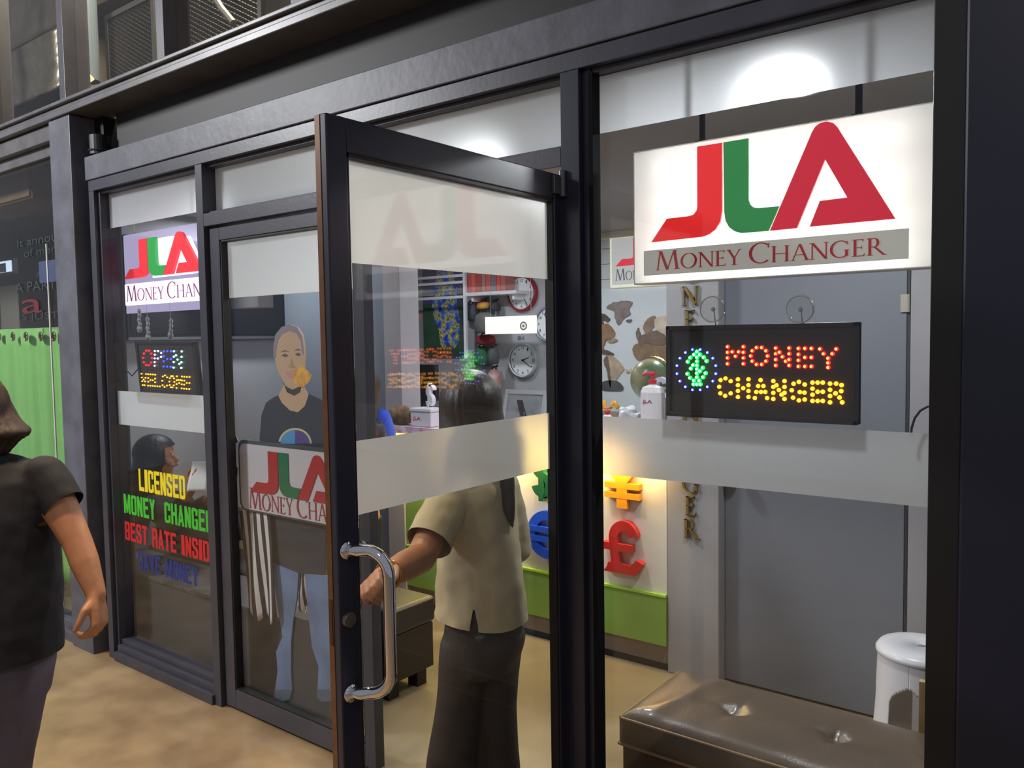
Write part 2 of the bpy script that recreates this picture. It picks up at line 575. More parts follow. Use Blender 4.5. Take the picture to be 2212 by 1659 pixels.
def block_polys(ch):
    """heavy condensed capitals in a unit square (pieces may overlap)"""
    R = lambda x0, x1, z0, z1: [(x0, z0), (x1, z0), (x1, z1), (x0, z1)]
    a, b = .34, .66                    # inner edges of the two uprights
    t, u = .15, .85                    # inner edges of the bars
    L, Rr = R(0, a, 0, 1), R(b, 1, 0, 1)
    ring = [[(0, .1), (.16, 0), (a, 0), (a, 1), (.16, 1), (0, .9)], [(b, 0), (.84, 0), (1, .1), (1, .9), (.84, 1), (b, 1)], R(a - .05, b + .05, 0, t), R(a - .05, b + .05, u, 1)]
    d = {'L': [L, R(0, 1, 0, t + .03)], 'I': [R(.0, 1, 0, 1)], 'E': [L, R(0, 1, 0, t + .02), R(0, 1, u - .02, 1), R(0, .88, .43, .59)], 'H': [L, Rr, R(0, 1, .42, .6)],
         'T': [R(.31, .69, 0, 1), R(0, 1, u - .03, 1)], 'O': ring, 'C': [ring[0], ring[2], ring[3], R(b, 1, .04, .38), R(b, 1, .62, .96)], 'G': [ring[0], ring[2], ring[3], R(b, 1, .0, .5), R(.5, 1, .38, .5), R(b, 1, .66, .96)],
         'D': [L, ring[1], ring[2], ring[3]], 'B': [L, [(b - .04, 0), (.86, 0), (1, .1), (1, .42), (.9, .5), (1, .58), (1, .9), (.86, 1), (b - .04, 1)], ring[2], ring[3], R(.2, .8, .43, .57)],
         'S': [R(.0, a, .56, .92), R(.08, .92, u, 1), R(b, 1, .68, .92), [(0, .56), (a, .56), (1, .36), (1, .46), (.8, .54), (a, .66)], [(0, .62), (.2, .5), (b, .36), (1, .44), (a, .62)], R(b, 1, .08, .44), R(.08, .92, 0, t), R(0, a, .08, .34)],
         'N': [L, Rr, [(0, 1), (.36, 1), (1, 0), (.64, 0)]], 'M': [R(0, .26, 0, 1), R(.74, 1, 0, 1), [(0, 1), (.3, 1), (.6, .05), (.4, .05)], [(.7, 1), (1, 1), (.6, .05), (.4, .05)]],
         'Y': [[(0, 1), (.36, 1), (.66, .42), (.34, .42)], [(.64, 1), (1, 1), (.66, .42), (.34, .42)], R(.32, .68, 0, .5)], 'V': [[(0, 1), (.34, 1), (.64, 0), (.36, 0)], [(.66, 1), (1, 1), (.64, 0), (.36, 0)]],
         'A': [[(0, 0), (.32, 0), (.62, 1), (.36, 1)], [(.68, 0), (1, 0), (.64, 1), (.38, 1)], R(.2, .8, .18, .33)], 'R': [L, [(b - .04, .44), (.86, .44), (1, .56), (1, .9), (.86, 1), (b - .04, 1)], ring[3], R(.2, .8, .43, .57), [(b, 0), (1, 0), (1, .42), (.86, .5), (b, .5)]]}
    return d.get(ch, [])


def block_on(bm, body, x, y, z, width, height, depth):
    adv = [(.55 if c == 'I' else (.62 if c == ' ' else (1.28 if c == 'M' else 1.0))) for c in body]
    gap = .14
    k = width / (sum(adv) + gap * (len(body) - 1))
    px = 0.0
    for c, a in zip(body, adv):
        for i, p in enumerate(block_polys(c)):
            add_poly(bm, [(x + (px + q[0] * a) * k, z + q[1] * height) for q in p], y - i * .00006, depth)
        px += a + gap
    return bm

# ================================================================== THE SETTING
M['conc_out'] = mat('walkway_concrete', (122, 100, 74), 0.42, 0, 0, 4.5, 0.10, 18, rgb2=(150, 127, 96), detail=8)
M['conc_in'] = mat('shop_concrete', (126, 114, 90), 0.36, 0, 0, 2.6, 0.06, 22, rgb2=(148, 136, 110), detail=8)
struct('floor', box(-5.9, 1.3, 0.06, 3.5, -0.06, 0.0), M['conc_in'], 'pale polished concrete floor inside the money changer shop', 'floor')
struct('walkway_floor', box(-10, 4, -7, 0.06, -0.06, 0.0), M['conc_out'], 'brown polished concrete floor of the walkway outside', 'floor')
M['shopceil'] = M['ceiling']
struct('ceiling', box(-4.72, 1.3, 0.17, 1.60, CEIL, 2.70), M['ceiling'], 'low grey ceiling of the shop', 'ceiling')
struct('ceiling_inner', box(-5.9, 1.3, 1.60, 3.5, CEIL, 2.70), M['ceiling'], 'ceiling of the room behind the counter', 'ceiling')

# walls of the shop
struct('wall_left', box(-4.72, -4.62, 0.10, 1.50, 0, CEIL), M['wall'], 'pale grey left wall behind the seated person', 'wall')
bm = new(); add_box(bm, -4.72, -3.56, 1.50, 1.58, 0, CEIL)
struct('wall_partition', bm, M['wallblue'], 'blue grey partition beside the left end of the counter', 'wall')
struct('trim_1', box(-3.56, -3.42, 1.44, 1.60, 0, CEIL), M['pillar'], 'pale grey post at the left end of the counter', 'post', bevel=0.004)
struct('wall_back', box(-5.9, -1.5, 3.40, 3.48, 0, CEIL), M['wall'], 'pale grey back wall with clocks behind the counter', 'wall')
struct('wall_side', box(-5.9, -5.82, 1.58, 3.40, 0, CEIL), M['wall'], 'left side wall of the room behind the counter', 'wall')
struct('wall_inner', box(-1.60, -1.50, 1.62, 3.40, 0, CEIL), M['wall'], 'inner wall between the counter room and the store room', 'wall')
bm = new(); add_box(bm, -1.5, 1.3, 1.60, 1.68, 0, CEIL)
struct('wall_right', bm, M['pillar'], 'pale grey wall behind the brown bench', 'wall')
struct('wall_end', box(1.2, 1.3, 0.12, 1.60, 0, CEIL), M['wall'], 'right end wall of the shop', 'wall')
struct('trim_2', box(-1.71, -1.455, 1.46, 1.62, 0, CEIL), M['pillar'], 'pale grey pillar with gold letters beside the counter', 'pillar', bevel=0.004)
# flush grey door in the right wall
d3 = thing('door_3', 'flush blue grey door in the wall behind the bench', 'door', (-0.69, 1.5, 0), kind='structure')
part('door_leaf', box(-1.452, -0.70, 1.525, 1.565, 0.01, 2.33), mat('flush_door_paint', (124, 128, 138), 0.45, 0, 0.03, 2), d3, bevel=0.003)
bm = new(); add_box(bm, -0.685, 1.2, 1.52, 1.60, 0, CEIL)
struct('wall_return', bm, M['pillar'], 'pale grey wall to the right of the flush door', 'wall')
for z in (0.35, 1.71):
    b = new(); add_box(b, -0.722, -0.692, 1.517, 1.523, z - .035, z + .035); add_cyl(b, (-0.693, 1.515, z - .035), (-0.693, 1.515, z + .035), .006, n=10)
    part('hinge', b, mat('pale_steel_hinge', (184, 176, 160), .4, .3), d3)
part('door_gap', box(-0.698, -0.688, 1.5245, 1.57, 0.01, 2.33), mat('door_edge_shadow_gap', (54, 56, 60), 0.6), d3)
b = new(); add_cyl(b, (-1.39, 1.525, 1.0), (-1.39, 1.475, 1.0), .012, n=14); add_ball(b, (-1.39, 1.462, 1.0), .027, 16)
part('door_knob', b, M['brass'], d3, smooth=True)

# ------------------------------------------------------------------ steel front
struct('column', box(-4.44, -4.215, -0.035, 0.14, 0, 2.74), M['steel'], 'dark grey steel column left of the shop front', 'column', bevel=0.004)
struct('trim_3', box(-4.215, -4.125, 0.09, 0.16, 0, 2.74), M['black'], 'black recess strip between column and shop front', 'trim')
bm = new()
add_box(bm, -9, 1.2, -0.045, 0.16, 2.745, 2.775); add_box(bm, -9, 1.2, -0.03, 0.16, 2.775, 2.80); add_box(bm, -9, 1.2, -0.05, 0.16, 2.80, 2.818)
struct('ledge', bm, M['ledge'], 'stepped grey steel ledge running above the shop fronts', 'ledge', bevel=0.004)
struct('fascia', box(-4.06, 1.2, 0.125, 0.16, 2.5, 2.745), M['fascia'], 'charcoal fascia panel between ledge and beam', 'fascia')
struct('beam', box(-4.14, 1.2, -0.005, 0.16, 2.407, 2.523), M['steel'], 'dark grey steel beam across the shop front', 'beam', bevel=0.004)
bm = new()
add_box(bm, -4.122, 0.3, 0.0, 0.10, 2.352, 2.404); add_box(bm, -4.122, 0.3, 0.025, 0.10, 2.338, 2.352)
struct('trim_4', bm, M['frame'], 'aluminium head frame of the shop front', 'frame', bevel=0.002)
# black pipe end by the column
p = thing('pipe', 'black pipe end in the recess beside the steel column top', 'pipe', (-4.08, 0.06, 2.6))
b = new(); add_cyl(b, (-4.135, 0.075, 2.545), (-4.135, 0.075, 2.64), .05, n=24)
part('pipe_body', b, M['black'], p, smooth=False)
b = new(); add_tube(b, [(-4.135 + .053 * math.cos(t), 0.075 + .053 * math.sin(t), 2.565) for t in [2 * PI * i / 24 for i in range(25)]], .004, 6)
part('pipe_clamp', b, mat('clamp_grey', (80, 80, 84), .4, .6), p)


def glazing(root, x0, x1, z0, z1, y=0.056, g='glass'):
    part('glass', box(x0, x1, y, y + .006, z0, z1), M[g], root)


def film(root, x0, x1, z0, z1, y=0.0645, m='film'):
    b = new(); f = b.faces.new([b.verts.new(v) for v in ((x0, y, z0), (x1, y, z0), (x1, y, z1), (x0, y, z1))])
    part('frosted_film', b, M[m], root, 'frosted white film strip')


# window_1: the left shop window
w1 = thing('window_1', 'left shop window with coloured lettering on its glass', 'window', (-3.6, 0, 0), kind='structure')
b = new(); add_box(b, -4.122, -4.072, 0, .10, 0, 2.352); add_box(b, -4.072, -4.05, .02, .10, 0, 2.352)
part('jamb', b, M['frame'], w1, bevel=.002)
b = new(); add_box(b, -4.05, -3.18, -.012, .10, 0, .045); add_box(b, -4.05, -3.18, .008, .10, .045, .075); add_box(b, -4.05, -3.18, .03, .10, .075, .10)
part('sill', b, M['frame'], w1, bevel=.002)
glazing(w1, -4.05, -3.18, .10, 2.338)
film(w1, -4.05, -3.18, 2.172, 2.338); film(w1, -4.05, -3.18, 1.193, 1.362, m='film')
VIN = {'y': mat('yellow_vinyl', (240, 218, 30), .5), 'g': mat('green_vinyl', (70, 186, 48), .5), 'r': mat('red_vinyl', (196, 32, 36), .5), 'b': mat('blue_vinyl', (34, 46, 120), .5)}


def y56(x, z):                        # from the frame's front to the glass
    k = 2.025 / 1.97
    return x * k, 1.6 + (z - 1.6) * k


for body, x0, x1, z0, z1, c, lb in (('LICENSED', -3.752, -3.352, .896, 1.002, 'y', 'yellow lettering LICENSED'), ('MONEY  CHANGER', -3.905, -3.145, .77, .866, 'g', 'green lettering MONEY CHANGER'),
                                  ('BEST RATE INSIDE', -3.905, -3.125, .638, .73, 'r', 'red lettering BEST RATE INSIDE'), ('SAVE MONEY', -3.79, -3.275, .512, .598, 'b', 'blue lettering SAVE MONEY')):
    a0, c0 = y56(x0, z0); a1, c1 = y56(x1, z1)
    b = new(); block_on(b, body, a0, .0545, c0, a1 - a0, c1 - c0, .001)
    part('lettering', b, VIN[c], w1, lb)

# mullions and transom bar
struct('trim_5', box(-3.182, -3.13, 0, .10, 0, 2.352), M['frame'], 'black mullion between left window and closed door', 'mullion', bevel=.002)
b = new(); add_box(b, -1.312, -1.25, 0, .0555, 0, 2.352); add_box(b, -1.338, -1.312, .0004, .03, .012, 2.064); add_box(b, -1.312, -1.262, .0555, .10, 0, 2.352); add_box(b, -1.25, -1.222, .02, .054, 0, 2.352)
struct('trim_6', b, M['frame_door'], 'black mullion the open door hangs on', 'mullion', bevel=.002)
b = new(); add_box(b, -3.13, -1.312, 0, .10, 2.088, 2.142); add_box(b, -3.13, -1.312, .02, .10, 2.142, 2.152)
struct('trim_7', b, M['frame'], 'black transom bar above the two doors', 'transom', bevel=.002)
struct('trim_8', box(-2.225, -2.16, 0.02, .10, 2.152, 2.338), M['frame'], 'short black post between the two transom lights', 'mullion', bevel=.002) if False else None
w3 = thing('window_3', 'frosted transom light above the doors', 'window', (-2.2, 0, 2.15), kind='structure')
glazing(w3, -3.13, -1.312, 2.15, 2.338); film(w3, -3.13, -1.312, 2.15, 2.338)
b = new(); add_box(b, -3.13, -1.312, .0, .006, 2.3385, 2.3515)
part('reveal', b, M['ledge'], w3) if False else b.free()

# window_2: the right shop window
w2 = thing('window_2', 'right shop window with two frosted strips', 'window', (-0.8, 0, 0), kind='structure')
b = new(); add_box(b, -1.222, 0.3, -.012, .10, 0, .045); add_box(b, -1.222, 0.3, .01, .10, .045, .09)
part('sill', b, M['frame'], w2, bevel=.002)
glazing(w2, -1.222, -0.33, .09, 2.338)
film(w2, -1.222, -0.33, 2.178, 2.338); film(w2, -1.222, -0.33, 1.196, 1.366, m='band')
b = new(); add_box(b, -1.226, -1.212, .012, .052, .09, 2.338)
part('bead', b, mat('matt_bead', (26, 26, 28), .95, spec=.1), w2, 'thin dark glazing bead')
struct('trim_9', box(-0.348, -0.285, 0, .10, 0, 2.352), M['black'], 'black right frame of the right shop window', 'frame', bevel=.002)
struct('post', box(-0.285, 0.9, -0.012, .25, 0, 2.74), M['post'], 'broad midnight blue post at the right edge', 'post', bevel=.006)

# door_2: the closed left leaf
d2 = thing('door_2', 'closed left leaf of the black glass double door', 'door', (-3.115, .02, 0), kind='structure')
LX0, LX1 = -3.118, -2.172
b = new()
add_box(b, LX0, LX0 + .07, .018, .062, .012, 2.078); add_box(b, LX1 - .055, LX1, .018, .062, .012, 2.078)
add_box(b, LX0 + .07, LX1 - .055, .018, .062, 2.026, 2.078); add_box(b, LX0 + .07, LX1 - .055, .018, .062, .012, .095)
part('leaf_frame', b, M['frame'], d2, bevel=.002)
b = new()
for x in (LX0 + .07, LX1 - .062):
    add_box(b, x, x + .007, .022, .058, .095, 2.026)
add_box(b, LX0 + .07, LX1 - .055, .022, .058, 2.019, 2.026); add_box(b, LX0 + .07, LX1 - .055, .022, .058, .095, .102)
part('gasket', b, M['rubber'], d2)
part('glass', box(LX0 + .07, LX1 - .055, .044, .050, .10, 2.022), M['glass'], d2)
b = new(); b.faces.new([b.verts.new(v) for v in ((LX0 + .07, .0525, 1.785), (LX1 - .055, .0525, 1.785), (LX1 - .055, .0525, 2.022), (LX0 + .07, .0525, 2.022))])
part('frosted_film', b, M['film'], d2, 'frosted white film strip')


def pull(root, x, sgn, yc, off_y, z0, z1, axis):
    """chrome D-shaped pull with round bends; axis 'x' for the open leaf, 'y' for the closed one"""
    r = .0132; R = .052; D = .086
    pts = []
    def P(o, s, z):                   # o = stand-off, s = sideways
        return (x + sgn * o, yc + s, z) if axis == 'x' else (yc + s, x + sgn * o, z)
    pts.append(P(0, 0, z1)); pts.append(P(.025, off_y * .25, z1))
    for i in range(9):
        t = i / 8 * PI / 2
        pts.append(P(D - R + R * math.sin(t), off_y * (.6 + .4 * math.sin(t)), z1 - R + R * math.cos(t)))
    for i in range(9):
        t = PI / 2 * (1 - i / 8)
        pts.append(P(D - R + R * math.sin(t), off_y * (.6 + .4 * math.sin(t)), z0 + R - R * math.cos(t)))
    pts.append(P(.025, off_y * .25, z0)); pts.append(P(0, 0, z0))
    b = new(); add_tube(b, pts, r, 16)
    for z in (z0, z1):
        add_cyl(b, P(0, 0, z), P(.007, 0, z), .019, n=20)
    return part('handle', b, M['chrome'], root, 'chrome D-shaped pull handle', smooth=True)


pull(d2, .018, -1, LX1 - .03, 0, .85, 1.153, 'y')

# door_1: the right leaf, swung open to the street
d1 = thing('door_1', 'open right leaf of the black glass door swung outwards', 'door', (-1.328, 0, 0), kind='structure')
XF, XB = -1.312, -1.347
b = new()
add_box(b, XB, XF, -.860, -.806, .012, 2.064); add_box(b, XB, XF, -.036, -.0008, .012, 2.064)
add_box(b, XB, XF, -.806, -.036, 1.992, 2.064); add_box(b, XB, XF, -.806, -.036, .012, .11)
part('leaf_frame', b, M['frame_door'], d1, bevel=.003)
b = new()
for y in (-.806, -.043):
    add_box(b, XB + .004, XF - .003, y, y + .007, .11, 1.992)
add_box(b, XB + .004, XF - .003, -.806, -.036, 1.984, 1.992); add_box(b, XB + .004, XF - .003, -.806, -.036, .11, .118)
part('gasket', b, M['rubber'], d1)
part('glass', box(-1.332, -1.326, -.806, -.036, .11, 1.99), M['glass'], d1)
for z0, z1, fm in ((1.765, 1.986, 'film'), (1.217, 1.380, 'band')):
    b = new(); b.faces.new([b.verts.new(v) for v in ((-1.3345, -.806, z0), (-1.3345, -.036, z0), (-1.3345, -.036, z1), (-1.3345, -.806, z1))])
    part('frosted_film', b, M[fm], d1, 'frosted white film strip')
pull(d1, XF, 1, -.838, .04, .845, 1.155, 'x')
for z in (.845, 1.155):
    b = new(); add_cyl(b, (XB, -.838, z), (XB - .006, -.838, z), .016, n=18); add_ball(b, (XB - .006, -.838, z), .012, 14, (.8, 1, 1))
    part('handle_bolt', b, M['chrome'], d1, 'chrome cap nut of the pull handle', smooth=True)
b = new(); add_cyl(b, (XF, -.838, 1.005), (XF + .009, -.838, 1.005), .0175, .0155, 24)
part('lock_cylinder', b, mat('lock_grey', (120, 112, 108), .35, .8), d1, smooth=False, bevel=.001)
b = new(); add_box(b, -1.3465, -1.331, -.8612, -.8598, .014, 2.062)  # thin brown strip on part of the leaf's free edge
part('edge_strip', b, mat('brown_edge', (112, 74, 42), .35, .3, .15, 30), d1, 'brown edge strip')
b = new(); add_box(b, -1.344, -1.334, -.8625, -.8613, .95, 1.05)
part('lock_plate', b, mat('dark_bronze', (92, 66, 44), .35, .7), d1)
b = new(); add_box(b, XF - .001, XF + .011, -.05, -.002, 2.005, 2.055); add_cyl(b, (XF + .008, -.006, 2.0), (XF + .008, -.006, 2.075), .011, n=14)
part('hinge', b, mat('hinge_grey', (96, 98, 102), .35, .7), d1, bevel=.002)

# ------------------------------------------------------------------ upper storey behind its glazing
M['upwall'] = mat('raw_concrete', (122, 112, 96), .7, 0, .25, 5, .2, 12)
M['foil'] = mat('foil_lagging', (150, 140, 122), .34, .7, .2, 5, .8, 12)
M['meshm'] = mat('expanded_mesh', (62, 58, 50), .5, .3)
for x in (-5.31, -4.375, -3.44, -2.51, -1.58):
    pass
up = thing('window_5', 'upper storey glazing with black mullions above the ledge', 'window', (-3.4, 0, 2.82), kind='structure')
for x in (-8.1, -7.17, -6.24, -5.31, -4.378, -3.442, -2.508, -1.57, -0.63):
    b = new(); add_box(b, x, x + .062, .0, .13, 2.818, 4.6)
    part('mullion', b, M['frame'], up, bevel=.002)
part('glass', box(-8.1, -.6, .06, .066, 2.818, 4.6), M['oldglass'], up)
b = new(); add_box(b, -8.2, -.5, .0, .13, 4.6, 4.7)
part('head_rail', b, M['frame'], up)
struct('wall_upper', box(-16, 0.5, 2.6, 2.7, 2.75, 5.6), mat('upper_wall_paint', (112, 104, 92), .7, 0, .2, 3), 'dim concrete wall inside the upper storey', 'wall')
struct('ceiling_upper', box(-16, 0.5, 0.14, 2.7, 5.5, 5.6), mat('upper_ceiling_paint', (70, 66, 60), .7), 'dark ceiling of the upper storey', 'ceiling')
struct('floor_upper', box(-16, 0.5, 0.165, 2.7, 2.705, 2.74), M['upwall'], 'concrete floor slab of the upper storey', 'floor')
# foil-lagged duct (left pane), built as a crumpled box
b = new()
P0 = at(0, 110, .75)
add_box(b, -9.0, -5.66, .6, 1.15, 3.315, 3.70)
bmesh.ops.subdivide_edges(b, edges=b.edges[:], cuts=22, use_grid_fill=True)
for v in b.verts:
    v.co += Vector((0, 1, 1)) * (noise.noise(v.co * 5) * .025 + noise.noise(v.co * 17) * .012)
tag(obj('duct', b, M['foil'], smooth=True), 'lower crumpled foil lagged air duct behind the upper left pane', 'duct')
b = new()
add_box(b, -9.0, -4.75, .75, 1.3, 3.84, 4.4)
bmesh.ops.subdivide_edges(b, edges=b.edges[:], cuts=16, use_grid_fill=True)
for v in b.verts:
    v.co += Vector((0, .6, 1)) * (noise.noise(v.co * 5 + Vector((3, 1, 2))) * .03 + noise.noise(v.co * 18) * .014)
tag(obj('duct', b, M['foil'], smooth=True), 'higher foil lagged duct running above the lower one', 'duct')
b = new(); add_cyl(b, at(188, 175, .38) + Vector((0, 0, -.0)), at(188, 175, .38) + Vector((0, 0, .9)), .07, n=24)
t = tag(obj('drain_pipe', b, mat('pipe_blue_grey', (116, 126, 138), .3, .3), smooth=False), 'blue grey vertical pipe behind the second upper pane', 'pipe')
b = new(); add_lathe(b, [(.0, -.012), (.055, -.01), (.066, .0), (.05, .018), (0, .02)], at(176, 168, .30), 20)
tag(obj('lamp', b, emis('amber_lamp', (255, 206, 140), 2.4), smooth=True), 'small amber glowing lamp behind the second upper pane', 'lamp')


def mesh_panel(label, x0, x1, y, z0, z1, pitch, w, grp):
    t = thing('mesh_panel', label, 'mesh panel', (x0, y, z0), grp)
    b = new()
    add_box(b, x0, x1, y - .012, y + .012, z0 - .03, z0); add_box(b, x0, x1, y - .012, y + .012, z1, z1 + .03)
    add_box(b, x0 - .03, x0, y - .012, y + .012, z0 - .03, z1 + .03); add_box(b, x1, x1 + .03, y - .012, y + .012, z0 - .03, z1 + .03)
    part('frame', b, mat('mesh_frame', (70, 66, 60), .5, .4), t)
    b = new()
    s = .55                            # slope of the diamonds
    for sg in (1, -1):
        k = -int((z1 - z0) / s / pitch) - 2
        while True:
            xs = x0 + k * pitch
            k += 1
            if xs > x1 + (z1 - z0) / s:
                break
            a, c = (xs, z0), (xs + (z1 - z0) / s, z1)
            if sg < 0:
                a, c = (xs, z1), (xs + (z1 - z0) / s, z0)
            pts = []
            # clip to the frame
            ta = 0.0; tb = 1.0
            dx = c[0] - a[0]
            ta = max(ta, (x0 - a[0]) / dx); tb = min(tb, (x1 - a[0]) / dx)
            if ta >= tb:
                continue
            p = Vector((a[0] + dx * ta, y, a[1] + (c[1] - a[1]) * ta)); q = Vector((a[0] + dx * tb, y, a[1] + (c[1] - a[1]) * tb))
            if (q - p).length < .01:
                continue
            add_cyl(b, p, q, w, n=4, cap=False)
    part('mesh', b, M['meshm'], t)
    part('backing', box(x0, x1, y + .03, y + .034, z0, z1), mat('mesh_backing', (176, 168, 136), .7, 0, .2, 4), t, 'pale panel behind the mesh')
    return t


A = at(240, 150, .5); B = at(330, 40, .5)
mesh_panel('diamond mesh panel behind the second upper pane', A.x, B.x, .5, 2.84, 3.5, .046, .0075, 'mesh panels of the upper storey')
A = at(372, 100, .5); B = at(560, 20, .5)
mesh_panel('wide diamond mesh panel behind the third upper pane', A.x, B.x, .5, 2.95, 3.7, .046, .0075, 'mesh panels of the upper storey')
b = new(); add_tube(b, [at(455, -20, .42), at(480, 20, .42), at(505, 50, .42)], .018, 8)
tag(obj('conduit', b, mat('conduit_grey', (88, 84, 78), .5)), 'slanting grey conduit in front of the wide mesh panel', 'pipe')

# ------------------------------------------------------------------ the shop next door (left of the column)
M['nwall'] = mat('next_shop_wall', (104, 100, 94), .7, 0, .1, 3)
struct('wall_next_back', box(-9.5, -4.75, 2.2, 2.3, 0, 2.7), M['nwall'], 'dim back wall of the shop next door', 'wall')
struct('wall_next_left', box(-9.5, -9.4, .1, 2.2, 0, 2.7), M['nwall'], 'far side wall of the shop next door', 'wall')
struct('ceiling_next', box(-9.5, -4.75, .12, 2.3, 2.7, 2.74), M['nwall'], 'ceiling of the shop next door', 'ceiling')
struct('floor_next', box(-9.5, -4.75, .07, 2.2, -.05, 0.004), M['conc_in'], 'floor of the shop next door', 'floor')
nw = thing('window_4', 'shop window of the neighbour with a green curtain behind', 'window', (-5.5, 0, 0), kind='structure')
b = new(); add_box(b, -9, -4.44, -.01, .10, 2.66, 2.74); add_box(b, -9, -4.44, .03, .10, 2.60, 2.66)
part('head_rail', b, M['ledge'], nw, bevel=.003)
b = new(); add_box(b, -9, -4.44, -.02, .10, 0, .05); add_box(b, -9, -4.44, .01, .10, .05, .09)
part('sill', b, M['steel'], nw, bevel=.003)
part('glass', box(-9, -4.44, .05, .056, .09, 2.60), M['oldglass'], nw)
b = new(); q = at(100, 500, .05); add_box(b, q.x - .006, q.x + .006, .044, .05, .09, 2.15)
part('glass_joint', b, mat('silicone', (190, 190, 184), .4), nw)
GREY = mat('grey_vinyl', (50, 52, 54), .5); TEAL = mat('teal_vinyl', (34, 54, 48), .5); CRIM = mat('crimson_vinyl', (96, 34, 38), .5); NAVY = mat('navy_vinyl', (58, 68, 100), .5)


def nt_text(body, px0, px1, pyb, pyt, m, lb):
    a = at(px0, pyb, .048); c = at(px1, pyb, .048); t = at(px0, pyt, .048)
    b = new(); text_on(b, body, a.x, .0478, a.z, c.x - a.x, t.z - a.z, 0, .001, (c.z - a.z) / (c.x - a.x) if False else 0)
    part('lettering', b, m, nw, lb)


nt_text('A PARTY', 34, 140, 633, 612, GREY, 'grey lettering A PARTY')
nt_text('a', 48, 92, 678, 648, CRIM, 'crimson letter a')
nt_text('IS JUST', 42, 128, 697, 678, GREY, 'grey lettering IS JUST')
nt_text('It announ', 38, 138, 535, 517, TEAL, 'teal lettering')
nt_text('of mem', 52, 130, 556, 540, TEAL, 'teal lettering')
a = at(86, 612, .048); c = at(134, 558, .048)
part('sticker', box(a.x, c.x, .0472, .0482, a.z, c.z), NAVY, nw, 'slate blue sticker')
nt_text('Fran L', 88, 131, 583, 567, GREY, 'dark lettering on the blue sticker')
nt_text('Author', 78, 131, 602, 588, GREY, 'dark lettering on the blue sticker')
# green curtain with eyelets
cu = thing('curtain', 'bright green eyelet curtain hanging behind the neighbour glass', 'curtain', (-5.3, .2, .2))
X0, X1, Z0, Z1 = -6.6, -4.79, .20, 1.70
b = new()
G = []
nx, nz = 150, 14
for j in range(nz + 1):
    row = []
    for i in range(nx + 1):
        x = X0 + (X1 - X0) * i / nx
        t = j / nz
        amp = .022 * (0.35 + .65 * t)
        y = .17 + amp * math.sin(x * 26 + .8 * math.sin(x * 5)) + .008 * math.sin(x * 61)
        row.append(b.verts.new((x, y, Z1 + (Z0 - Z1) * t + .012 * math.sin(x * 9) * t)))
    G.append(row)
for r0, r1 in zip(G, G[1:]):
    for i in range(nx):
        b.faces.new((r0[i], r0[i + 1], r1[i + 1], r1[i]))
part('cloth', b, mat('green_cloth', (158, 230, 126), .75, 0, .04, 8, .1, 90), cu, smooth=True, solid=.003)
b = new(); eye = new(); 
for px in (28, 56, 88, 116, -2, -32):
    q = at(px, 727, .138)
    for k in range(20):
        pass
    tt = [2 * PI * k / 20 for k in range(21)]
    e = new(); add_tube(e, [(q.x + .021 * math.cos(t), .138, q.z + .024 * math.sin(t)) for t in tt], .005, 8)
    gr = part('eyelet', e, M['brass'], cu, smooth=True)
    e = new(); add_cyl(e, (q.x, .1385, q.z), (q.x, .141, q.z), .019, n=18)
    part('eyelet_hole', e, M['black'], gr)
eye.free()
b.free()
b = new(); add_cyl(b, (-6.8, .215, 1.665), (-4.78, .215, 1.665), .012, n=12)
tag(obj('curtain_rod', b, M['black']), 'dark rod carrying the green curtain', 'rod')
a = at(2, 445, .22); c = at(66, 352, .22)
cb = thing('cabinet', 'brown wall cabinet high in the shop next door', 'cabinet', (a.x, .22, a.z))
part('carcass', box(a.x - .6, c.x, .22, .5, a.z, min(c.z, 2.69)), mat('brown_board', (124, 98, 70), .6, 0, .1, 5), cb, bevel=.004)
part('door', box(a.x - .59, c.x - .01, .205, .22, a.z + .01, min(c.z, 2.69) - .01), mat('brown_laminate', (132, 106, 78), .5, 0, .1, 5), cb, bevel=.003)
b = new(); a = at(-60, 598, .8); c = at(22, 562, .8)
ts = thing('screen', 'lit white screen at the left edge in the shop next door', 'screen', (a.x, .8, a.z))
part('casing', box(a.x - .02, c.x + .02, .81, .85, a.z - .02, c.z + .02), M['black'], ts, bevel=.004)
part('display', box(a.x, c.x, .80, .81, a.z, c.z), emis('screen_glow', (206, 228, 255), 1.5), ts)
a2 = at(-20, 592, .799); c2 = at(12, 568, .799)
part('picture', box(a2.x, c2.x, .797, .80, a2.z, c2.z), mat('screen_dark', (56, 58, 70), .4), ts)
a = at(3, 712, 1.3); c = at(34, 615, 1.3)
tag(obj('roll_up_banner', box(a.x, c.x, 1.3, 1.32, 0.01, c.z), mat('banner_white', (178, 172, 160), .6), bevel=.003), 'pale upright banner standing in the shop next door', 'banner')

# ================================================================== THINGS IN THE SHOP
RED = mat('sign_red', (222, 40, 44), .35, emit=(232, 36, 38), estr=.75)
GRN = mat('sign_green', (44, 138, 72), .35, emit=(46, 142, 74), estr=.5)
CRM = mat('sign_crimson', (204, 34, 56), .35, emit=(210, 32, 56), estr=.62)
TXT = mat('sign_text_red', (200, 46, 48), .5, emit=(190, 40, 40), estr=.12)

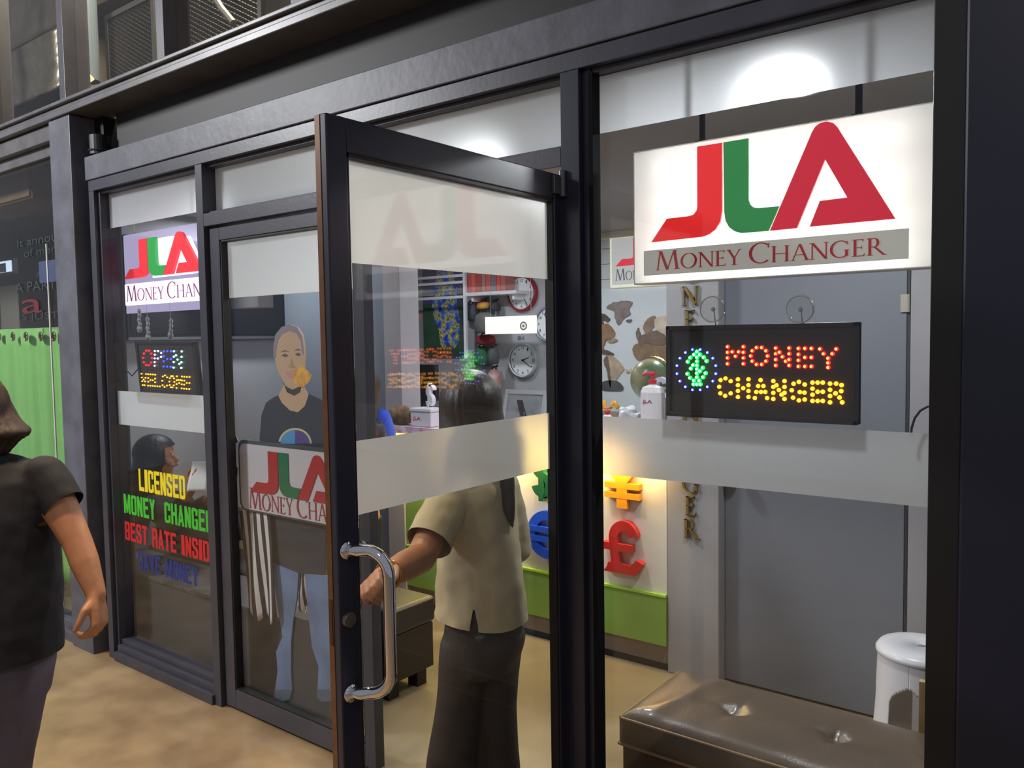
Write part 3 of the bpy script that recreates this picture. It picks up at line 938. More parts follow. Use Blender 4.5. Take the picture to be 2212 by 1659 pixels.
# ceiling downlights
DLL = ['round white downlight above the brown bench', 'round white downlight just inside the doors', 'round white downlight above the seated person', 'round white downlight above the world map', 'round white downlight above the clocks', 'round white downlight above the painting']
first = None
for (x, y), lb in zip(DOWNLIGHTS, DLL):
    if first is None:
        first = thing('downlight', lb, 'ceiling light', (x, y, CEIL), 'round downlights of the shop ceiling')
        b = new(); add_lathe(b, [(.078, 0), (.105, 0), (.108, -.006), (.10, -.014), (.08, -.016), (.078, -.004)], n=32)
        part('ring', b, M['white'], first, smooth=False, local=True)
        b = new(); add_lathe(b, [(0, -.003), (.078, -.003)], n=28)
        part('lens', b, emis('downlight_lens', (250, 250, 255), 6), first, local=True)
    else:
        dup(first, (x, y, CEIL), lb)

# ---------------- hanging lit shop sign
SX0, SX1, SZ0, SZ1, SY = -1.132, -0.352, 1.745, 2.118, .100
sg = thing('hanging_sign', 'large white lit sign with the red and green JLA logo', 'sign', (-.745, .12, SZ0))
face = bpy.data.materials.new('lit_acrylic'); face.use_nodes = True
nt = face.node_tree; nt.nodes.clear()
o_ = nt.nodes.new('ShaderNodeOutputMaterial'); mx = nt.nodes.new('ShaderNodeMixShader'); mx.inputs[0].default_value = .62
df = nt.nodes.new('ShaderNodeBsdfDiffuse'); df.inputs[0].default_value = lin(246, 246, 244)
tl = nt.nodes.new('ShaderNodeBsdfTranslucent'); tl.inputs[0].default_value = lin(253, 253, 251)
nt.links.new(df.outputs[0], mx.inputs[1]); nt.links.new(tl.outputs[0], mx.inputs[2]); nt.links.new(mx.outputs[0], o_.inputs[0])
b = new(); f = b.faces.new([b.verts.new(v) for v in ((SX0, SY, SZ0), (SX1, SY, SZ0), (SX1, SY, SZ1), (SX0, SY, SZ1))])
part('face', b, face, sg, 'white translucent face')
b = new()
add_box(b, SX0, SX1, SY + .058, SY + .062, SZ0, SZ1)
for x0, x1, z0, z1 in ((SX0, SX0 + .003, SZ0, SZ1), (SX1 - .003, SX1, SZ0, SZ1), (SX0, SX1, SZ0, SZ0 + .003), (SX0, SX1, SZ1 - .003, SZ1)):
    add_box(b, x0, x1, SY + .0005, SY + .062, z0, z1)
part('casing', b, mat('sign_casing', (246, 246, 244), .4), sg)
for z, p in ((2.06, 1.7), (1.96, 1.9), (1.87, 1.9), (1.78, 1.7)):
    l = lamp('sign_tube_lamp', (-.745, SY + .05, z), .68, p, (1, 1, 1), (math.radians(-90), 0, 0), .03)
    l.rotation_euler = (math.radians(90), 0, 0)
LH = .2433
logo(sg, -1.074, 1.86, LH, SY - .006, .006, (RED, GRN, CRM))
b = new(); add_box(b, -1.099, -.412, SY - .003, SY - .0005, 1.768, 1.838)
part('caption_panel', b, mat('caption_grey', (196, 194, 186), .5, emit=(200, 198, 190), estr=.34), sg, 'pale grey caption strip')
b = new(); serif_on(b, ['MONEY', 'CHANGER'], -1.062, 1.781, .60, .052, SY - .0045, .0014)
part('lettering', b, TXT, sg, 'red lettering MONEY CHANGER')
for x in (-.936, -.533):
    b = new(); add_box(b, x - .008, x + .008, SY + .028, SY + .032, SZ1, CEIL - .002); add_box(b, x - .014, x + .014, SY + .015, SY + .045, SZ1, SZ1 + .006)
    part('hanger', b, mat('hanger_matt', (12, 12, 13), .95, spec=.05), sg)

# ---------------- LED signs
HALO = {}
for k, c in dict(r=(255, 20, 24), y=(255, 150, 10), g=(20, 255, 70), b=(40, 60, 255), v=(190, 180, 255), c=(150, 255, 220)).items():
    HALO[k] = emis('led_glow_' + k, c, 6.0)
CORE = dict(r=emis('led_core_amber', (255, 200, 50), 9.0), y=emis('led_core_yellow', (255, 220, 40), 8.0), g=emis('led_core_green', (190, 255, 200), 9.0), b=emis('led_core_white', (214, 226, 255), 9.0))
for k in 'vc':
    CORE[k] = emis('led_core_' + k, (240, 240, 255), 6)


def leds(pts, r, y_n):
    """LED domes with a bright tip: two materials, facing the street"""
    b = new()
    for p in pts:
        p = Vector(p)
        n0 = len(b.faces)
        add_cyl(b, p, p - y_n * r * .9, r, r * .8, 10)
        b.faces.ensure_lookup_table()
        for f in b.faces[n0:]:
            f.material_index = 0
        n1 = len(b.faces)
        add_cyl(b, p - y_n * r * .9, p - y_n * r * 1.25, r * .55, r * .3, 8)
        b.faces.ensure_lookup_table()
        for f in b.faces[n1:]:
            f.material_index = 1
    return b


DOT = {
    'M': [(0, 0), (0, .33), (0, .66), (0, 1), (.3, .3), (.5, .56), (.7, .3), (1, 0), (1, .33), (1, .66), (1, 1)],
    'O': [(.5 + .5 * math.sin(t), .5 - .5 * math.cos(t)) for t in [2 * PI * (i + .5) / 10 for i in range(10)]],
    'N': [(0, 0), (0, .33), (0, .66), (0, 1), (.28, .24), (.5, .5), (.74, .76), (1, 0), (1, .33), (1, .66), (1, 1)],
    'E': [(0, 0), (0, .33), (0, .66), (0, 1), (.5, 0), (1, 0), (.5, .5), (1, .5), (.5, 1), (1, 1)],
    'Y': [(0, 0), (.22, .26), (.5, .5), (.5, .75), (.5, 1), (1, 0), (.76, .26)],
    'C': [(1, .16), (.55, 0), (.12, .1), (0, .48), (.1, .86), (.52, 1), (1, .86)],
    'H': [(0, 0), (0, .33), (0, .66), (0, 1), (.5, .5), (1, 0), (1, .33), (1, .66), (1, 1)],
    'A': [(.47, 0), (.27, .33), (.7, .33), (.12, .66), (.5, .66), (.85, .66), (0, 1), (1, 1)],
    'G': [(1, .14), (.55, 0), (.14, .1), (0, .45), (.1, .85), (.55, 1), (1, .95), (.98, .58), (.62, .55)],
    'R': [(0, 0), (0, .33), (0, .66), (0, 1), (.5, 0), (.95, .08), (.92, .4), (.45, .52), (.78, .74), (1, 1)],
    'P': [(0, 0), (0, .25), (0, .5), (0, .75), (0, 1), (.5, 0), (1, .12), (1, .38), (.5, .5)],
    'W': [(0, 0), (.1, .33), (.2, .66), (.3, 1), (.5, .5), (.7, 1), (.8, .66), (.9, .33), (1, 0)],
    'L': [(0, 0), (0, .33), (0, .66), (0, 1), (.5, 1), (1, 1)],
}
YN = Vector((0, 1, 0))
ls = thing('led_sign', 'black LED sign reading MONEY CHANGER with a green dollar emblem', 'sign', (-.76, .08, 1.38))
LZ0, LZ1, LX_0, LX_1 = 1.376, 1.624, -1.017, -.514
b = new(); add_box(b, LX_0, LX_1, .072, .098, LZ0, LZ1)
part('panel', b, mat('led_panel_black', (62, 54, 52), .4), ls, bevel=.003)
b = new()
w = .012
for x0, x1, z0, z1 in ((LX_0, LX_0 + w, LZ0, LZ1), (LX_1 - w, LX_1, LZ0, LZ1), (LX_0, LX_1, LZ0, LZ0 + w), (LX_0, LX_1, LZ1 - w, LZ1)):
    add_box(b, x0, x1, .066, .099, z0, z1)
part('rim', b, mat('led_rim', (50, 44, 42), .4), ls, bevel=.002)
zs = 3.511


def zpt(x, y, Y):
    return at(1400 + x / zs, 600 + y / zs, Y)


for row, c in (([('M', 605, 725, 523, 652), ('O', 780, 908, 526, 660), ('N', 970, 1072, 533, 665), ('E', 1142, 1240, 536, 672), ('Y', 1305, 1428, 540, 680)], 'r'),
               ([('C', 540, 627, 763, 895), ('H', 682, 762, 770, 904), ('A', 810, 903, 776, 912), ('N', 950, 1035, 783, 919), ('G', 1090, 1188, 790, 930), ('E', 1247, 1325, 795, 934), ('R', 1380, 1472, 803, 945)], 'y')):
    for ch, x0, x1, y0, y1 in row:
        pts = [zpt(x0 + (x1 - x0) * u, y0 + (y1 - y0) * v, .072) for u, v in DOT[ch]]
        part('led_letter', leds(pts, .0054, YN), [HALO[c], CORE[c]], ls, ('red' if c == 'r' else 'amber') + ' LED letter ' + ch)
S_ = [(.5, 0), (.35, .09), (.65, .09), (.15, .18), (.5, .17), (.85, .17), (.02, .30), (.5, .29), (1, .28), (.3, .40), (.5, .41), (.18, .5), (.5, .52), (.8, .48), (.66, .58), (.95, .64), (.5, .64), (.0, .66), (.14, .78), (.5, .76), (.82, .76), (.34, .86), (.62, .86), (.5, .97), (.32, .97), (.68, .97)]
pts = [zpt(300 + 145 * u, 560 + 255 * v, .072) for u, v in S_]
part('led_emblem', leds(pts, .0056, YN), [HALO['g'], CORE['g']], ls, 'green LED dollar sign')
pts = [zpt(368 + 150 * math.cos(t), 697 + 156 * math.sin(t), .072) for t in [2 * PI * (i + .5) / 16 for i in range(16)]]
part('led_ring', leds(pts, .0040, YN), [HALO['b'], CORE['b']], ls, 'ring of blue white LEDs')
CUPM = glass_mat('clear_vinyl', (.95, .96, .95, 1), 1.6)
for px in (1538, 1727):
    q = at(px, 668, .066)
    b = new(); add_lathe(b, [(0, 0), (.028, .002), (.034, .0), (.036, .002), (.03, .006), (.012, .010), (.010, .016), (0, .017)], n=28)
    r = Matrix.Translation(q) @ Matrix.Rotation(-PI / 2, 4, 'X')
    b.transform(r)
    cup = part('suction_cup', b, CUPM, ls, 'clear round suction cup', smooth=True)
    e = new(); add_tube(e, [(q.x + .033 * math.cos(t), .0655, q.z + .033 * math.sin(t)) for t in [2 * PI * k / 28 for k in range(29)]], .0013, 6)
    add_ball(e, (q.x, .072, q.z), .006, 10); add_tube(e, [(q.x, .078, q.z), (q.x, .084, q.z - .02), (q.x, .09, LZ1)], .0016, 6)
    part('cup_rim', e, mat('cup_rim', (206, 206, 198), .25), cup, smooth=True)
b = new(); add_tube(b, [at(1968, 944, .09), at(1969, 925, .09), at(1976, 903, .09), at(1988, 887, .09), at(2004, 878, .09), at(2030, 872, .09)], .0028, 8)
tag(obj('cable', b, M['black'], smooth=True), 'thin black cable curving beside the window frame at the right', 'cable')

# ---------------- lit letter sign in the left window
js = thing('letter_sign', 'smaller lit JLA letter sign glowing lavender in the left window', 'sign', (-3.7, .16, 1.75))
lav = bpy.data.materials.new('lavender_acrylic'); lav.use_nodes = True
nt = lav.node_tree; nt.nodes.clear()
o_ = nt.nodes.new('ShaderNodeOutputMaterial'); mx = nt.nodes.new('ShaderNodeMixShader'); mx.inputs[0].default_value = .45
tr = nt.nodes.new('ShaderNodeBsdfTransparent'); em = nt.nodes.new('ShaderNodeEmission'); em.inputs[0].default_value = lin(214, 200, 246); em.inputs[1].default_value = 1.0
nt.links.new(tr.outputs[0], mx.inputs[1]); nt.links.new(em.outputs[0], mx.inputs[2]); nt.links.new(mx.outputs[0], o_.inputs[0])
JX, JZ, JH, JS = -4.075, 1.925, .188, 1.42
part('acrylic_sheet', box(JX - .035, -3.33, .160, .164, 1.752, 2.150), lav, js, 'glowing lavender acrylic sheet')
b = new(); add_poly(b, [(JX + p[0] * JH * JS, JZ + p[1] * JH) for p in ((1.10, .97), (1.6, .97), (2.2, .9), (2.66, .0), (2.2, -.03), (.92, -.03), (.95, .3))], .153, .004)
part('backing', b, emis('white_backing', (250, 244, 255), 2.0), js, 'white glowing backing')
logo(js, JX, JZ, JH, .138, .015, (mat('letter_red', (232, 40, 52), .35, emit=(232, 38, 52), estr=.75), mat('letter_green', (40, 160, 70), .35, emit=(36, 156, 66), estr=.6), mat('letter_red2', (232, 40, 52), .35, emit=(232, 38, 52), estr=.75)), JS)
b = new(); add_box(b, -4.085, -3.33, .142, .158, 1.792, 1.900)
part('caption_box', b, emis('caption_white', (250, 240, 255), 1.5), js, bevel=.004)
b = new(); serif_on(b, ['MONEY', 'CHANGER'], -4.068, 1.812, .86, .078, .1405, .001)
part('lettering', b, mat('caption_plum', (150, 60, 120), .5, emit=(160, 70, 140), estr=.3), js, 'plum lettering MONEY CHANGER')
for x in (-4.0, -3.42):
    b = new(); add_cyl(b, (x, .162, 2.15), (x, .162, CEIL - .001), .0022, n=6)
    part('wire', b, M['chrome'], js)

os_ = thing('led_sign', 'small tilted LED sign reading OPEN WELCOME in the left window', 'sign', (-3.75, .09, 1.37))
TL, TR, BL, BR = at(293, 739, .078), at(420, 739, .078), at(305, 846, .092), at(433, 851, .092)
BR = BL + (TR - TL); U = TR - TL; V = TL - BL
NN = U.cross(V).normalized()
if NN.y < 0:
    NN = -NN


def slab(c0, c1, d0, d1):
    b = new()
    vs = [BL + U * u + V * v + NN * d for d in (d0, d1) for u, v in ((c0[0], c0[1]), (c1[0], c0[1]), (c1[0], c1[1]), (c0[0], c1[1]))]
    v = [b.verts.new(x) for x in vs]
    for f in ((0, 1, 2, 3), (7, 6, 5, 4), (0, 4, 5, 1), (1, 5, 6, 2), (2, 6, 7, 3), (3, 7, 4, 0)):
        b.faces.new([v[i] for i in f])
    return b


part('panel', slab((0, 0), (1, 1), 0, .02), mat('open_panel', (58, 50, 48), .35), os_, bevel=.002)
b = slab((0, 0), (.035, 1), -.005, .0201)
for q in (((.965, 0), (1, 1)), ((0, 0), (1, .045)), ((0, .955), (1, 1))):
    merge(b, slab(q[0], q[1], -.005, .0201))
part('rim', b, M['black'], os_)


def sp(x, y):                          # place on the little sign, from its picture 1155..1700 x 1015..1455
    return BL + U * ((x - 1155) / 503 - (y - 1015) / 430 * .112) + V * (1 - (y - 1015) / 430) - NN * .0005


for ch, x0, x1, y0, y1, c, lb in (('O', 1228, 1308, 1085, 1215, 'r', 'red LED letter O'), ('P', 1333, 1388, 1090, 1215, 'v', 'lavender LED letter P'), ('E', 1412, 1472, 1090, 1218, 'b', 'blue LED letter E'), ('N', 1496, 1560, 1090, 1225, 'c', 'white green LED letter N')):
    part('led_letter', leds([sp(x0 + (x1 - x0) * u, y0 + (y1 - y0) * v) for u, v in DOT[ch]], .0046, NN), [HALO[c], HALO[c] if c in 'rb' else CORE[c]], os_, lb)
for i, ch in enumerate('WELCOME'):
    x0 = 1215 + i * 62; x1 = x0 + 42
    part('led_letter', leds([sp(x0 + (x1 - x0) * u, 1288 + i * 1.5 + 98 * v) for u, v in DOT[ch]], .0037, NN), [HALO['y'], CORE['y']], os_, 'amber LED letter ' + ch)
b = new(); add_tube(b, [BL + V * .55 + Vector((-.0, .02, 0)), at(285, 812, .12), at(277, 803, .14), at(272, 804, .16)], .003, 6)
tag(obj('cable', b, M['black']), 'black power lead running from the small LED sign to the left', 'cable')

# crystal ornaments hanging in the left window
CRY = mat('crystal', (214, 214, 220), .08, .75)
for i, (px, py, n, lb) in enumerate(((300, 672, 5, 'crystal bead string under the left end of the lit letter sign'), (318, 690, 5, 'crystal bead string ending in a large clear drop'), (368, 694, 4, 'short crystal bead string above the OPEN sign'))):
    t = thing('crystal_string', lb, 'ornament', at(px, py, .125), 'crystal strings in the left window')
    q = at(px, py, .125)
    b = new(); add_cyl(b, (q.x, q.y, 1.79), q - Vector((0, 0, .02 * n)), .001, n=5)
    part('thread', b, M['chrome'], t)
    for k in range(n):
        b = new(); add_ball(b, q - Vector((rnd.uniform(-.006, .006), 0, .022 * k)), .010 + .004 * (k == n - 1), 8, (1, 1, 1.4))
        part('bead', b, CRY, t)

# ---------------- counter
ct = thing('counter', 'service counter with coloured currency symbols and a green base', 'counter', (-2.55, 1.46, 0))
CX0, CX1, CY = -3.418, -1.712, 1.46
part('plinth', box(CX0, CX1, CY + .02, 2.05, 0.0, .125), mat('plinth_grey', (140, 130, 124), .5), ct)
part('toe_strip', box(CX0, CX1, CY + .012, CY + .0195, 0.0, .03), M['black'], ct)
part('lower_panel', box(CX0, CX1, CY - .012, 2.05, .126, .362), mat('lime_panel', (134, 172, 78), .42), ct, 'lime green lower panel')
b = new(); add_box(b, CX0, CX1, CY - .018, CY + .02, .3625, .374)
part('edge_strip', b, mat('bright_lime', (176, 224, 72), .4), ct, 'bright lime edge strip')
part('front_panel', box(-2.80, CX1, CY, 2.0, .3745, 1.0), mat('white_panel', (228, 224, 216), .35), ct, 'white upper panel')
part('side_panel', box(CX0, -2.805, CY - .01, 2.0, .3745, 1.0), mat('lime_panel2', (134, 172, 78), .42), ct, 'lime green upper panel')
part('worktop', box(CX0 - .03, CX1, CY - .10, 2.1, 1.052, 1.088), M['white'], ct, bevel=.004)
part('return_top', box(-4.1, CX0 - .031, 1.66, 2.1, 1.052, 1.0945), M['white'], ct, bevel=.004)
part('return_panel', box(-4.08, CX0 - .001, 1.70, 2.05, 0, 1.0515), M['white'], ct)
part('neck', box(CX0, CX1, CY + .03, 2.0, 1.0, 1.052), M['white'], ct)
part('light_strip', box(CX0, CX1, CY - .085, CY - .07, 1.024, 1.0515), emis('amber_strip', (255, 214, 110), 1.6), ct, 'glowing amber light strip')
for sym, x0, x1, z0, z1, rgb, lb in (('$', -2.517, -2.285, .766, 1.005, (38, 108, 66), 'green dollar symbol'), ('¥', -2.052, -1.815, .766, 1.005, (246, 166, 34), 'orange yen symbol'),
                                    ('€', -2.520, -2.270, .452, .702, (36, 88, 214), 'blue euro symbol'), ('£', -2.045, -1.816, .448, .706, (206, 44, 42), 'red pound symbol')):
    b = new(); symbol_on(b, sym, x0, CY - .034, z0, x1 - x0, z1 - z0, .034)
    part('currency_symbol', b, mat('symbol_' + lb.split()[0], rgb, .4), ct, lb)
# cloth over the worktop
CLO = mat('lace_cloth', (226, 220, 226), .8, 0, 0, 26, .2, 60, rgb2=(206, 150, 170))
b = new(); add_box(b, CX0 - .036, CX1, CY - .106, 2.1, 1.089, 1.0945)
n = 90
A = [b.verts.new((CX0 - .036 + (CX1 - CX0 + .036) * i / n, CY - .107, 1.0945)) for i in range(n + 1)]
B = [b.verts.new((CX0 - .036 + (CX1 - CX0 + .036) * i / n, CY - .110 - .004 * math.sin(i * 1.3), 1.058 + .006 * abs(math.sin(i * .55)))) for i in range(n + 1)]
for i in range(n):
    b.faces.new((A[i], A[i + 1], B[i + 1], B[i]))
tag(obj('tablecloth', b, CLO), 'white and pink lace cloth along the counter edge', 'tablecloth')
TOP = 1.0955


def on_top(px, Y):
    q = at(px, 890, Y); return Vector((q.x, Y, TOP))


# left things on the counter
q = on_top(868, 1.43)
b = new(); add_ball(b, q + Vector((0, 0, .055)), .09, 24, (1.05, .8, .62))
for v in b.verts:
    d = noise.noise(v.co * 40) * .01 + noise.noise(v.co * 14) * .012
    v.co += (v.co - q - Vector((0, 0, .05))).normalized() * d
    v.co.z = max(v.co.z, TOP)
tag(obj('nest_ornament', b, mat('brown_fibre', (116, 92, 66), .8, 0, .45, 30, .8, 60), smooth=True), 'brown rough round ornament at the left end of the counter', 'ornament')
q = on_top(921, 1.44)
t = thing('donation_box', 'white box with red print under the white dollar letter', 'box', q)
part('carton', box(q.x - .08, q.x + .08, 1.39, 1.50, TOP, TOP + .085), M['white'], t, bevel=.006)
part('lid', box(q.x - .084, q.x + .084, 1.386, 1.504, TOP + .0855, TOP + .105), M['white'], t, bevel=.004)
b = new(); text_on(b, 'JLA', q.x - .06, 1.3894, TOP + .03, .06, .028, .02, .0005)
part('print', b, mat('print_red', (196, 50, 54), .5), t)
b = new(); symbol_on(b, '$', q.x - .02, 1.44, TOP + .112, .10, .13, .03)
tag(obj('dollar_letter', b, mat('letter_white', (232, 232, 240), .4)), 'white dollar letter standing on the white box', 'letter')
q = on_top(914, 1.88)
t = thing('monitor', 'black monitor with its back to the customers', 'monitor', q)
part('casing', box(q.x - .16, q.x + .12, 1.87, 1.91, TOP + .10, TOP + .34), M['black'], t, bevel=.006)
b = new(); add_cyl(b, (q.x - .02, 1.90, TOP + .012), (q.x - .02, 1.90, TOP + .12), .02, n=14); add_box(b, q.x - .12, q.x + .08, 1.82, 1.98, TOP, TOP + .012)
part('stand', b, M['black'], t)
# leaning picture frame and a small model in front of it
q = on_top(1128, 1.78)
t = thing('picture_frame', 'silver picture frame leaning back on the counter', 'picture frame', q)
lean = Matrix.Translation(q) @ Matrix.Rotation(math.radians(-14), 4, 'X')
b = new()
for x0, x1, z0, z1 in ((-.15, -.125, 0, .2), (.125, .15, 0, .2), (-.125, .125, 0, .025), (-.125, .125, .175, .2)):
    add_box(b, x0, x1, -.012, .008, z0, z1)
b.transform(lean); part('frame', b, mat('silver_frame', (176, 182, 184), .3, .3), t, bevel=.003)
b = new(); add_box(b, -.125, .125, -.002, .006, .025, .175); b.transform(lean)
part('picture', b, mat('grey_print', (136, 144, 146), .5, 0, .2, 12), t)
b = new(); add_box(b, -.02, .02, .006, .01, .02, .15)
b.transform(Matrix.Translation(q + Vector((0, .02, 0))) @ Matrix.Rotation(math.radians(20), 4, 'X')); part('strut', b, M['black'], t)
q = on_top(1132, 1.64)
t = thing('model_boat', 'small dark model boat in front of the picture frame', 'ornament', q)
b = new(); add_loft(b, [((q.x, 1.64, TOP), .05, .016, 0), ((q.x, 1.64, TOP + .022), .075, .024, 0), ((q.x, 1.64, TOP + .028), .07, .02, 0)], 16)
part('hull', b, M['black'], t, smooth=False)
b = new()
for dx, h in ((-.03, .07), (0, .09), (.03, .06)):
    add_cyl(b, (q.x + dx, 1.64, TOP + .027), (q.x + dx, 1.64, TOP + h), .003, n=8)
part('mast', b, mat('grey_mast', (90, 92, 96), .5), t)

# right things on the counter
TOP0 = TOP; TOP = TOP0 + .075
tag(obj('display_riser', box(-2.42, -1.80, 1.49, 2.04, TOP0, TOP - .0005), M['white'], bevel=.003), 'low white riser under the goods at the right end of the counter', 'stand')
q = on_top(1408, 1.86)
t = thing('globe', 'green and brown globe behind the white bottle', 'globe', q)
gm = mat('globe_print', (40, 104, 62), .35, 0, 0, 13, rgb2=(150, 134, 98), detail=8)
b = new(); add_ball(b, q + Vector((0, 0, .195)), .112, 32); part('ball', b, gm, t, smooth=True)
b = new(); add_tube(b, [q + Vector((.122 * math.sin(a), 0, .195 + .122 * math.cos(a))) for a in [PI * k / 20 for k in range(21)]], .006, 8)
part('meridian', b, M['brass'], t)
b = new(); add_lathe(b, [(0, .0), (.08, .0), (.078, .012), (.03, .022), (.014, .03), (.012, .078), (0, .078)], q, 24); part('foot', b, M['brass'], t)
q = on_top(1426, 1.70)
b = new(); symbol_on(b, '£', q.x - .05, 1.70, TOP + .105, .095, .115, .03)
pl = tag(obj('pound_letter', b, mat('letter_lilac', (212, 212, 228), .4)), 'white pound letter standing on the small carton', 'letter')
q = on_top(1434, 1.71)
tag(obj('carton', box(q.x - .085, q.x + .03, 1.66, 1.76, TOP, TOP + .1045), mat('kraft', (150, 140, 112), .7), bevel=.002), 'small kraft carton under the white pound letter', 'box')
q = on_top(1410, 1.53)
t = thing('sanitizer_bottle', 'white pump bottle with a red pump head', 'bottle', q)
b = new(); add_loft(b, [((q.x, q.y, TOP), .058, .038, 0), ((q.x, q.y, TOP + .004), .062, .042, 0), ((q.x, q.y, TOP + .155), .062, .042, 0), ((q.x, q.y, TOP + .18), .05, .034, 0), ((q.x, q.y, TOP + .19), .018, .018, 0), ((q.x, q.y, TOP + .196), .018, .018, 0)], 24)
part('body', b, mat('bottle_white', (222, 222, 226), .3), t, smooth=False, bevel=.001)
b = new(); add_cyl(b, q + Vector((0, 0, .196)), q + Vector((0, 0, .215)), .02, n=18); add_cyl(b, q + Vector((0, 0, .215)), q + Vector((0, 0, .24)), .007, n=10); add_tube(b, [q + Vector((.012, 0, .244)), q + Vector((-.03, 0, .246)), q + Vector((-.052, 0, .236))], [.01, .009, .006], 10)
part('pump', b, mat('pump_red', (206, 44, 66), .35), t, 'red pump head')
b = new(); text_on(b, 'JLA', q.x - .034, q.y - .0425, TOP + .10, .052, .022, .02, .0006)
part('print', b, mat('print_maroon', (150, 60, 90), .5), t)
q = on_top(1357, 1.55)
b = new(); add_ball(b, q + Vector((0, 0, .04)), .05, 20, (1, .8, .85))
for v in b.verts:
    v.co += Vector((noise.noise(v.co * 30), noise.noise(v.co * 30 + Vector((5, 0, 0))), noise.noise(v.co * 30 + Vector((0, 7, 0))))) * .022
    v.co.z = max(v.co.z, TOP)
tag(obj('plastic_bag', b, mat('bag_white', (206, 208, 214), .3)), 'crumpled white plastic bag beside the pump bottle', 'bag')
q = on_top(1316, 1.60)
t = thing('letter_stand', 'small stand with golden letters at the left of the crumpled bag', 'ornament', q)
part('base', box(q.x - .07, q.x + .07, 1.57, 1.63, TOP, TOP + .045), mat('stand_grey', (120, 106, 92), .5), t, bevel=.003)
b = new(); text_on(b, 'JLA', q.x - .065, 1.585, TOP + .046, .13, .055, .03, .02)
part('letters', b, mat('gold_letters', (222, 160, 50), .35), t)
q = on_top(1312, 1.50)
t = thing('figurine', 'little white and red figurine in front of the golden letters', 'figurine', q)
b = new(); add_ball(b, q + Vector((0, 0, .022)), .024, 14, (1, .9, .95)); part('body', b, M['white'], t, smooth=True)
b = new(); add_ball(b, q + Vector((0, -.001, .052)), .017, 14); part('head', b, mat('figurine_red', (180, 60, 56), .4), t, smooth=True)

TOP = TOP0
# ---------------- back wall: clocks, shelf, painting, map, light box
YB = 3.398


NUM_INK = mat('numeral_ink', (70, 74, 86), .5)


def clock(px, py, r, rim, lb, h_ang, m_ang, facec=(226, 230, 236)):
    c = at(px, py, YB)
    t = thing('wall_clock', lb, 'clock', (c.x, YB, c.z), 'wall clocks')
    b = new(); add_lathe(b, [(r * .86, .0), (r, .0), (r, .03), (r * .93, .044), (r * .86, .036)], n=40)
    b.transform(Matrix.Rotation(PI / 2, 4, 'X')); part('rim', b, mat('rim_' + lb.split()[0] + '_' + lb.split()[1], rim, .35), t, smooth=False, local=True)
    b = new(); add_lathe(b, [(0, .02), (r * .87, .02)], n=40); b.transform(Matrix.Rotation(PI / 2, 4, 'X')); part('dial', b, mat('dial', facec, .5), t, local=True)
    for k in range(1, 13):
        a = k * PI / 6
        num = new(); text_on(num, str(k), r * .70 * math.sin(a) - r * (.07 if k < 10 else .10), -.0215, r * .70 * math.cos(a) - r * .08, r * (.10 if k < 10 else .2), r * .17, .01, .001)
        part('numeral', num, NUM_INK, t, local=True)
    for nm, a, ln, w in (('hour_hand', h_ang, .46, .035), ('minute_hand', m_ang, .68, .025)):
        b = new(); d = Vector((math.sin(a), 0, math.cos(a))); s = Vector((d.z, 0, -d.x)) * r * w
        pts = [-d * r * .1 - s, -d * r * .1 + s, d * r * ln + s * .5, d * r * ln - s * .5]
        add_poly(b, [(p.x, p.z) for p in pts], -.026, .002)
        part(nm, b, M['black'], t, local=True)
    return t


clock(1130, 634, .150, (150, 38, 52), 'wine red rimmed wall clock above the others', math.radians(95), math.radians(150))
clock(1133, 778, .146, (176, 182, 186), 'silver grey rimmed wall clock, lowest of the clocks', math.radians(68), math.radians(125))
clock(1190, 700, .146, (150, 166, 178), 'pale blue rimmed wall clock half hidden by the door frame', math.radians(0), math.radians(-30))
# names above the clocks
b = new(); a = at(1119, 727, YB); text_on(b, 'IN', a.x, YB - .003, a.z - .03, .06, .035, .02, .003)
tag(obj('wall_caption', b, mat('caption_slate', (110, 116, 140), .5)), 'tiny dark caption above the lowest clock', 'lettering')
# shelf with red books
a = at(1005, 638, 3.22); c = at(1118, 628, 3.22)
shz = (a.z + c.z) / 2
sh = thing('wall_shelf', 'white wall shelf carrying red books left of the clocks', 'shelf', (a.x, 3.39, shz))
part('board', box(a.x, c.x, 3.20, 3.398, shz - .016, shz + .012), M['white'], sh, bevel=.003)
for x in (a.x + .06, c.x - .06):
    part('bracket', box(x - .01, x + .01, 3.24, 3.398, shz - .06, shz - .0165), M['white'], sh)
bx = a.x + .012
cols = [(196, 70, 62), (206, 92, 80), (168, 60, 58), (150, 120, 116), (196, 78, 70), (120, 96, 110), (200, 66, 60), (176, 88, 84)]
desc = ['first from the left, brick red', 'second from the left, salmon', 'third from the left, dark red', 'fourth from the left, greyish', 'fifth from the left, red', 'sixth from the left, mauve grey', 'seventh from the left, bright red', 'last at the right, dusty red']
bk0 = None
for i, (cc, ds) in enumerate(zip(cols, desc)):
    wd = .036 + .012 * (i % 3); hh = .15 + .025 * ((i * 5) % 3)
    t = thing('book', 'book on the white wall shelf, ' + ds, 'book', (bx + wd / 2, 3.30, shz + .012), 'books on the wall shelf')
    b = new(); add_box(b, -wd / 2, -wd / 2 + .003, -.06, .06, 0, hh); add_box(b, wd / 2 - .003, wd / 2, -.06, .06, 0, hh); add_box(b, -wd / 2, wd / 2, -.063, -.06, 0, hh)
    part('cover', b, mat('book_cover', cc, .6), t, local=True)
    part('pages', box(-wd / 2 + .003, wd / 2 - .003, -.06, .055, .003, hh - .003), mat('book_pages', (220, 214, 200), .8), t, local=True)
    bx += wd + .004
